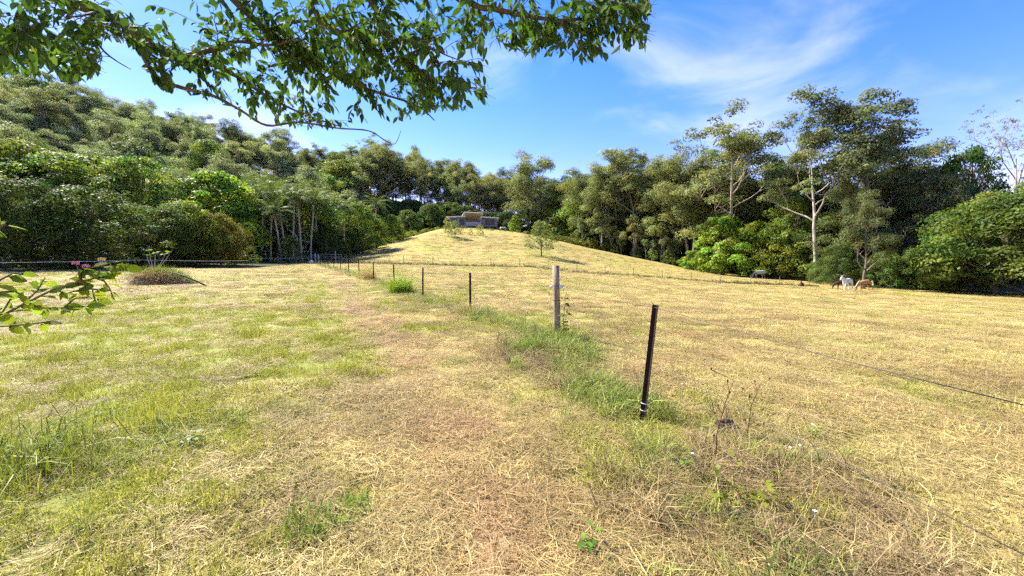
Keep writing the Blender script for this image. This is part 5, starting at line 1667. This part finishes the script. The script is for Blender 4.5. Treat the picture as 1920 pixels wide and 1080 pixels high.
def stem_plant(name, x, y, stems, mat_s, mat_l, leaf, label, cat, n_leaf, rad=0.01, seed=1, tint=(1, 1, 1), rosette=False):
    r = np.random.default_rng(seed)
    z0 = tz(x, y)
    o = empty(name, (x, y, z0)); tag(o, label, cat)
    lm = np_mesh('leaf', LV * np.array([1, 1.3, 1]), LT, np.ones(len(LV)), smooth=True); lm.materials.append(MATS[mat_l])
    for (dx, dy, h) in stems:
        pts = [Vector((0, 0, -0.05)), Vector((dx * 0.35, dy * 0.35, h * 0.45)), Vector((dx, dy, h))]
        pts = [pts[0], pts[0].lerp(pts[1], 0.5), pts[1], pts[1].lerp(pts[2], 0.5) + Vector((dx * 0.05, 0, 0)), pts[2]]
        MB().tube(pts, [rad, rad * 0.9, rad * 0.75, rad * 0.6, rad * 0.4], 6).build('stem', mat_s, o, True)
        for k in range(n_leaf):
            f = 1.0 if rosette else r.uniform(0.25, 1.0)
            i = min(3.999, f * 4); p = pts[int(i)].lerp(pts[int(i) + 1], i - int(i))
            a = r.uniform(0, 6.28)
            d = Vector((math.cos(a), math.sin(a), r.uniform(-0.3, 0.5))).normalized()
            nn = Vector((0, 0, 1)) + Vector(r.normal(size=3) * 0.4)
            yv = nn.cross(d).normalized(); zv = d.cross(yv)
            q = link('leaf', lm, None, o)
            q.matrix_local = Matrix.Translation(p) @ Matrix((d, yv, zv)).transposed().to_4x4() @ Matrix.Scale(float(r.uniform(*leaf)), 4)
            v = r.uniform(0.7, 1.3); q.color = (tint[0] * v, tint[1] * v, tint[2] * v, 1)
    return o
stem_plant('pale_stemmed_plant', gx(289, 22.5), 22.5, [(-0.35, 0, 1.3), (0.05, 0.1, 1.45), (0.7, 0, 1.4), (-0.3, 0.1, 1.6), (1.0, 0, 1.5)], 'dead_wood', 'lime_leaf', (0.2, 0.34), 'small pale-stemmed young plant with leaf rosettes behind the mound', 'plant', 6, 0.022, 3, (0.6, 0.62, 0.9), True)
stem_plant('post_sprig', gx(1056, 7.72), 7.72, [(0.06, 0, 0.98), (0.12, 0, 0.80), (0.03, -.03, 0.9)], 'green_stem', 'weed_leaf', (0.07, 0.14), 'leafy green sprig climbing the timber post', 'weed', 14, 0.005, 5, (1.0, 1.0, 0.9))
stem_plant('yellow_leaved_weed', gx(1430, 2.4), 2.4, [(-.22, .05, .30), (-.05, .12, .36), (.16, 0, .30), (.3, .1, .25), (-.3, -.1, .22), (.05, -.15, .24)], 'green_stem', 'weed_leaf', (0.035, 0.07), 'weed with yellowing heart-shaped leaves in the straw at the lower right', 'weed', 12, 0.003, 7, (1.05, 0.85, 0.5))
stem_plant('green_leaved_weed', gx(1285, 2.85), 2.85, [(-.12, .05, .2), (.1, .05, .22), (.02, -.1, .16)], 'green_stem', 'weed_leaf', (0.04, 0.075), 'small green-leaved weed left of the yellow-leaved one', 'weed', 9, 0.003, 8, (0.8, 1.0, 0.8))
stem_plant('lone_seedling', gx(1115, 2.1), 2.1, [(.02, .02, .14), (-.03, 0, .1)], 'green_stem', 'weed_leaf', (0.05, 0.08), 'green seedling at the bottom edge below the steel post', 'weed', 5, 0.003, 9, (0.8, 1.1, 0.9))
stem_plant('broad_leaved_weed', gx(330, 3.3), 3.3, [(.05, .02, .12), (-.05, 0, .10)], 'green_stem', 'weed_leaf', (0.06, 0.10), 'low broad-leaved weed in the grass at lower left', 'weed', 7, 0.003, 10, (0.55, 0.62, 0.5))
def stalk(px, Y, h, lean, label, seed):
    r = np.random.default_rng(seed); x = gx(px, Y)
    o = empty('dried_weed_stalk', (x, Y, tz(x, Y))); tag(o, label, 'weed')
    pts, d = curve((0, 0, -0.02), (lean, 0, 1), h, r, 0.07, 0, 8)
    MB().tube(pts, [0.0045 * (1 - 0.6 * i / 8) for i in range(9)], 5).build('stem', 'hide_brown', o)
    for k in range(8):
        p = pts[2 + k % 7]; q = p + Vector((r.normal() * 0.05, r.normal() * 0.05, 0.06))
        MB().tube([p, q, q + Vector((0, 0, 0.012)), q + Vector((0, 0, 0.022))], [0.0015, 0.002, 0.009, 0.002], 5).build('seed_head', 'hide_brown', o)
stalk(1352, 3.0, 0.78, -0.12, 'tall dried brown weed stalk just right of the leaning steel post', 3)
stalk(1415, 3.45, 0.55, 0.05, 'shorter dried weed stalk beside the dung', 4)
x, y = gx(1378, 3.68), 3.68
o = empty('dung_pile', (x, y, tz(x, y))); tag(o, 'dark pile of horse dung in the grass right of the steel post', 'dung')
r = np.random.default_rng(2)
for k in range(15):
    a = r.uniform(0, 6.28); q = r.random() ** 0.5 * 0.085
    c_ = Vector((math.cos(a) * q * 1.3, math.sin(a) * q, 0.025 + (0.085 - q) * 0.5 + 0.01))
    d = Vector(r.normal(size=3)).normalized(); s = r.uniform(0.022, 0.034)
    MB().tube([c_ - d * s, c_ - d * s * 0.6, c_ + d * s * 0.6, c_ + d * s], [s * 0.4, s * 0.85, s * 0.85, s * 0.4], 8).build('dropping', 'dung', o, True)
for i, (px, Y) in enumerate([(1500, 3.05), (1518, 3.08), (1555, 2.25), (1285, 4.6), (1310, 2.9), (1540, 3.5)]):
    x = gx(px, Y); z = tz(x, Y) + 0.13
    mb = MB()
    for q in range(6):
        b = q * PI / 3
        mb.poly([(x, Y, z), (x + math.cos(b - .4) * .010, Y + math.sin(b - .4) * .010, z + .004), (x + math.cos(b) * .014, Y + math.sin(b) * .014, z + .003), (x + math.cos(b + .4) * .010, Y + math.sin(b + .4) * .010, z + .004)])
    mb.tube([(x, Y, z - 0.14), (x, Y, z - 0.001)], 0.0012, 4)
    o = mb.build('white_flower', 'white_petal'); tag(o, 'tiny white wildflower in the grass at lower right', 'flower', 'white wildflowers')
    LOOKALIKE.setdefault(o['label'], []).append((px, o))
ordinals()
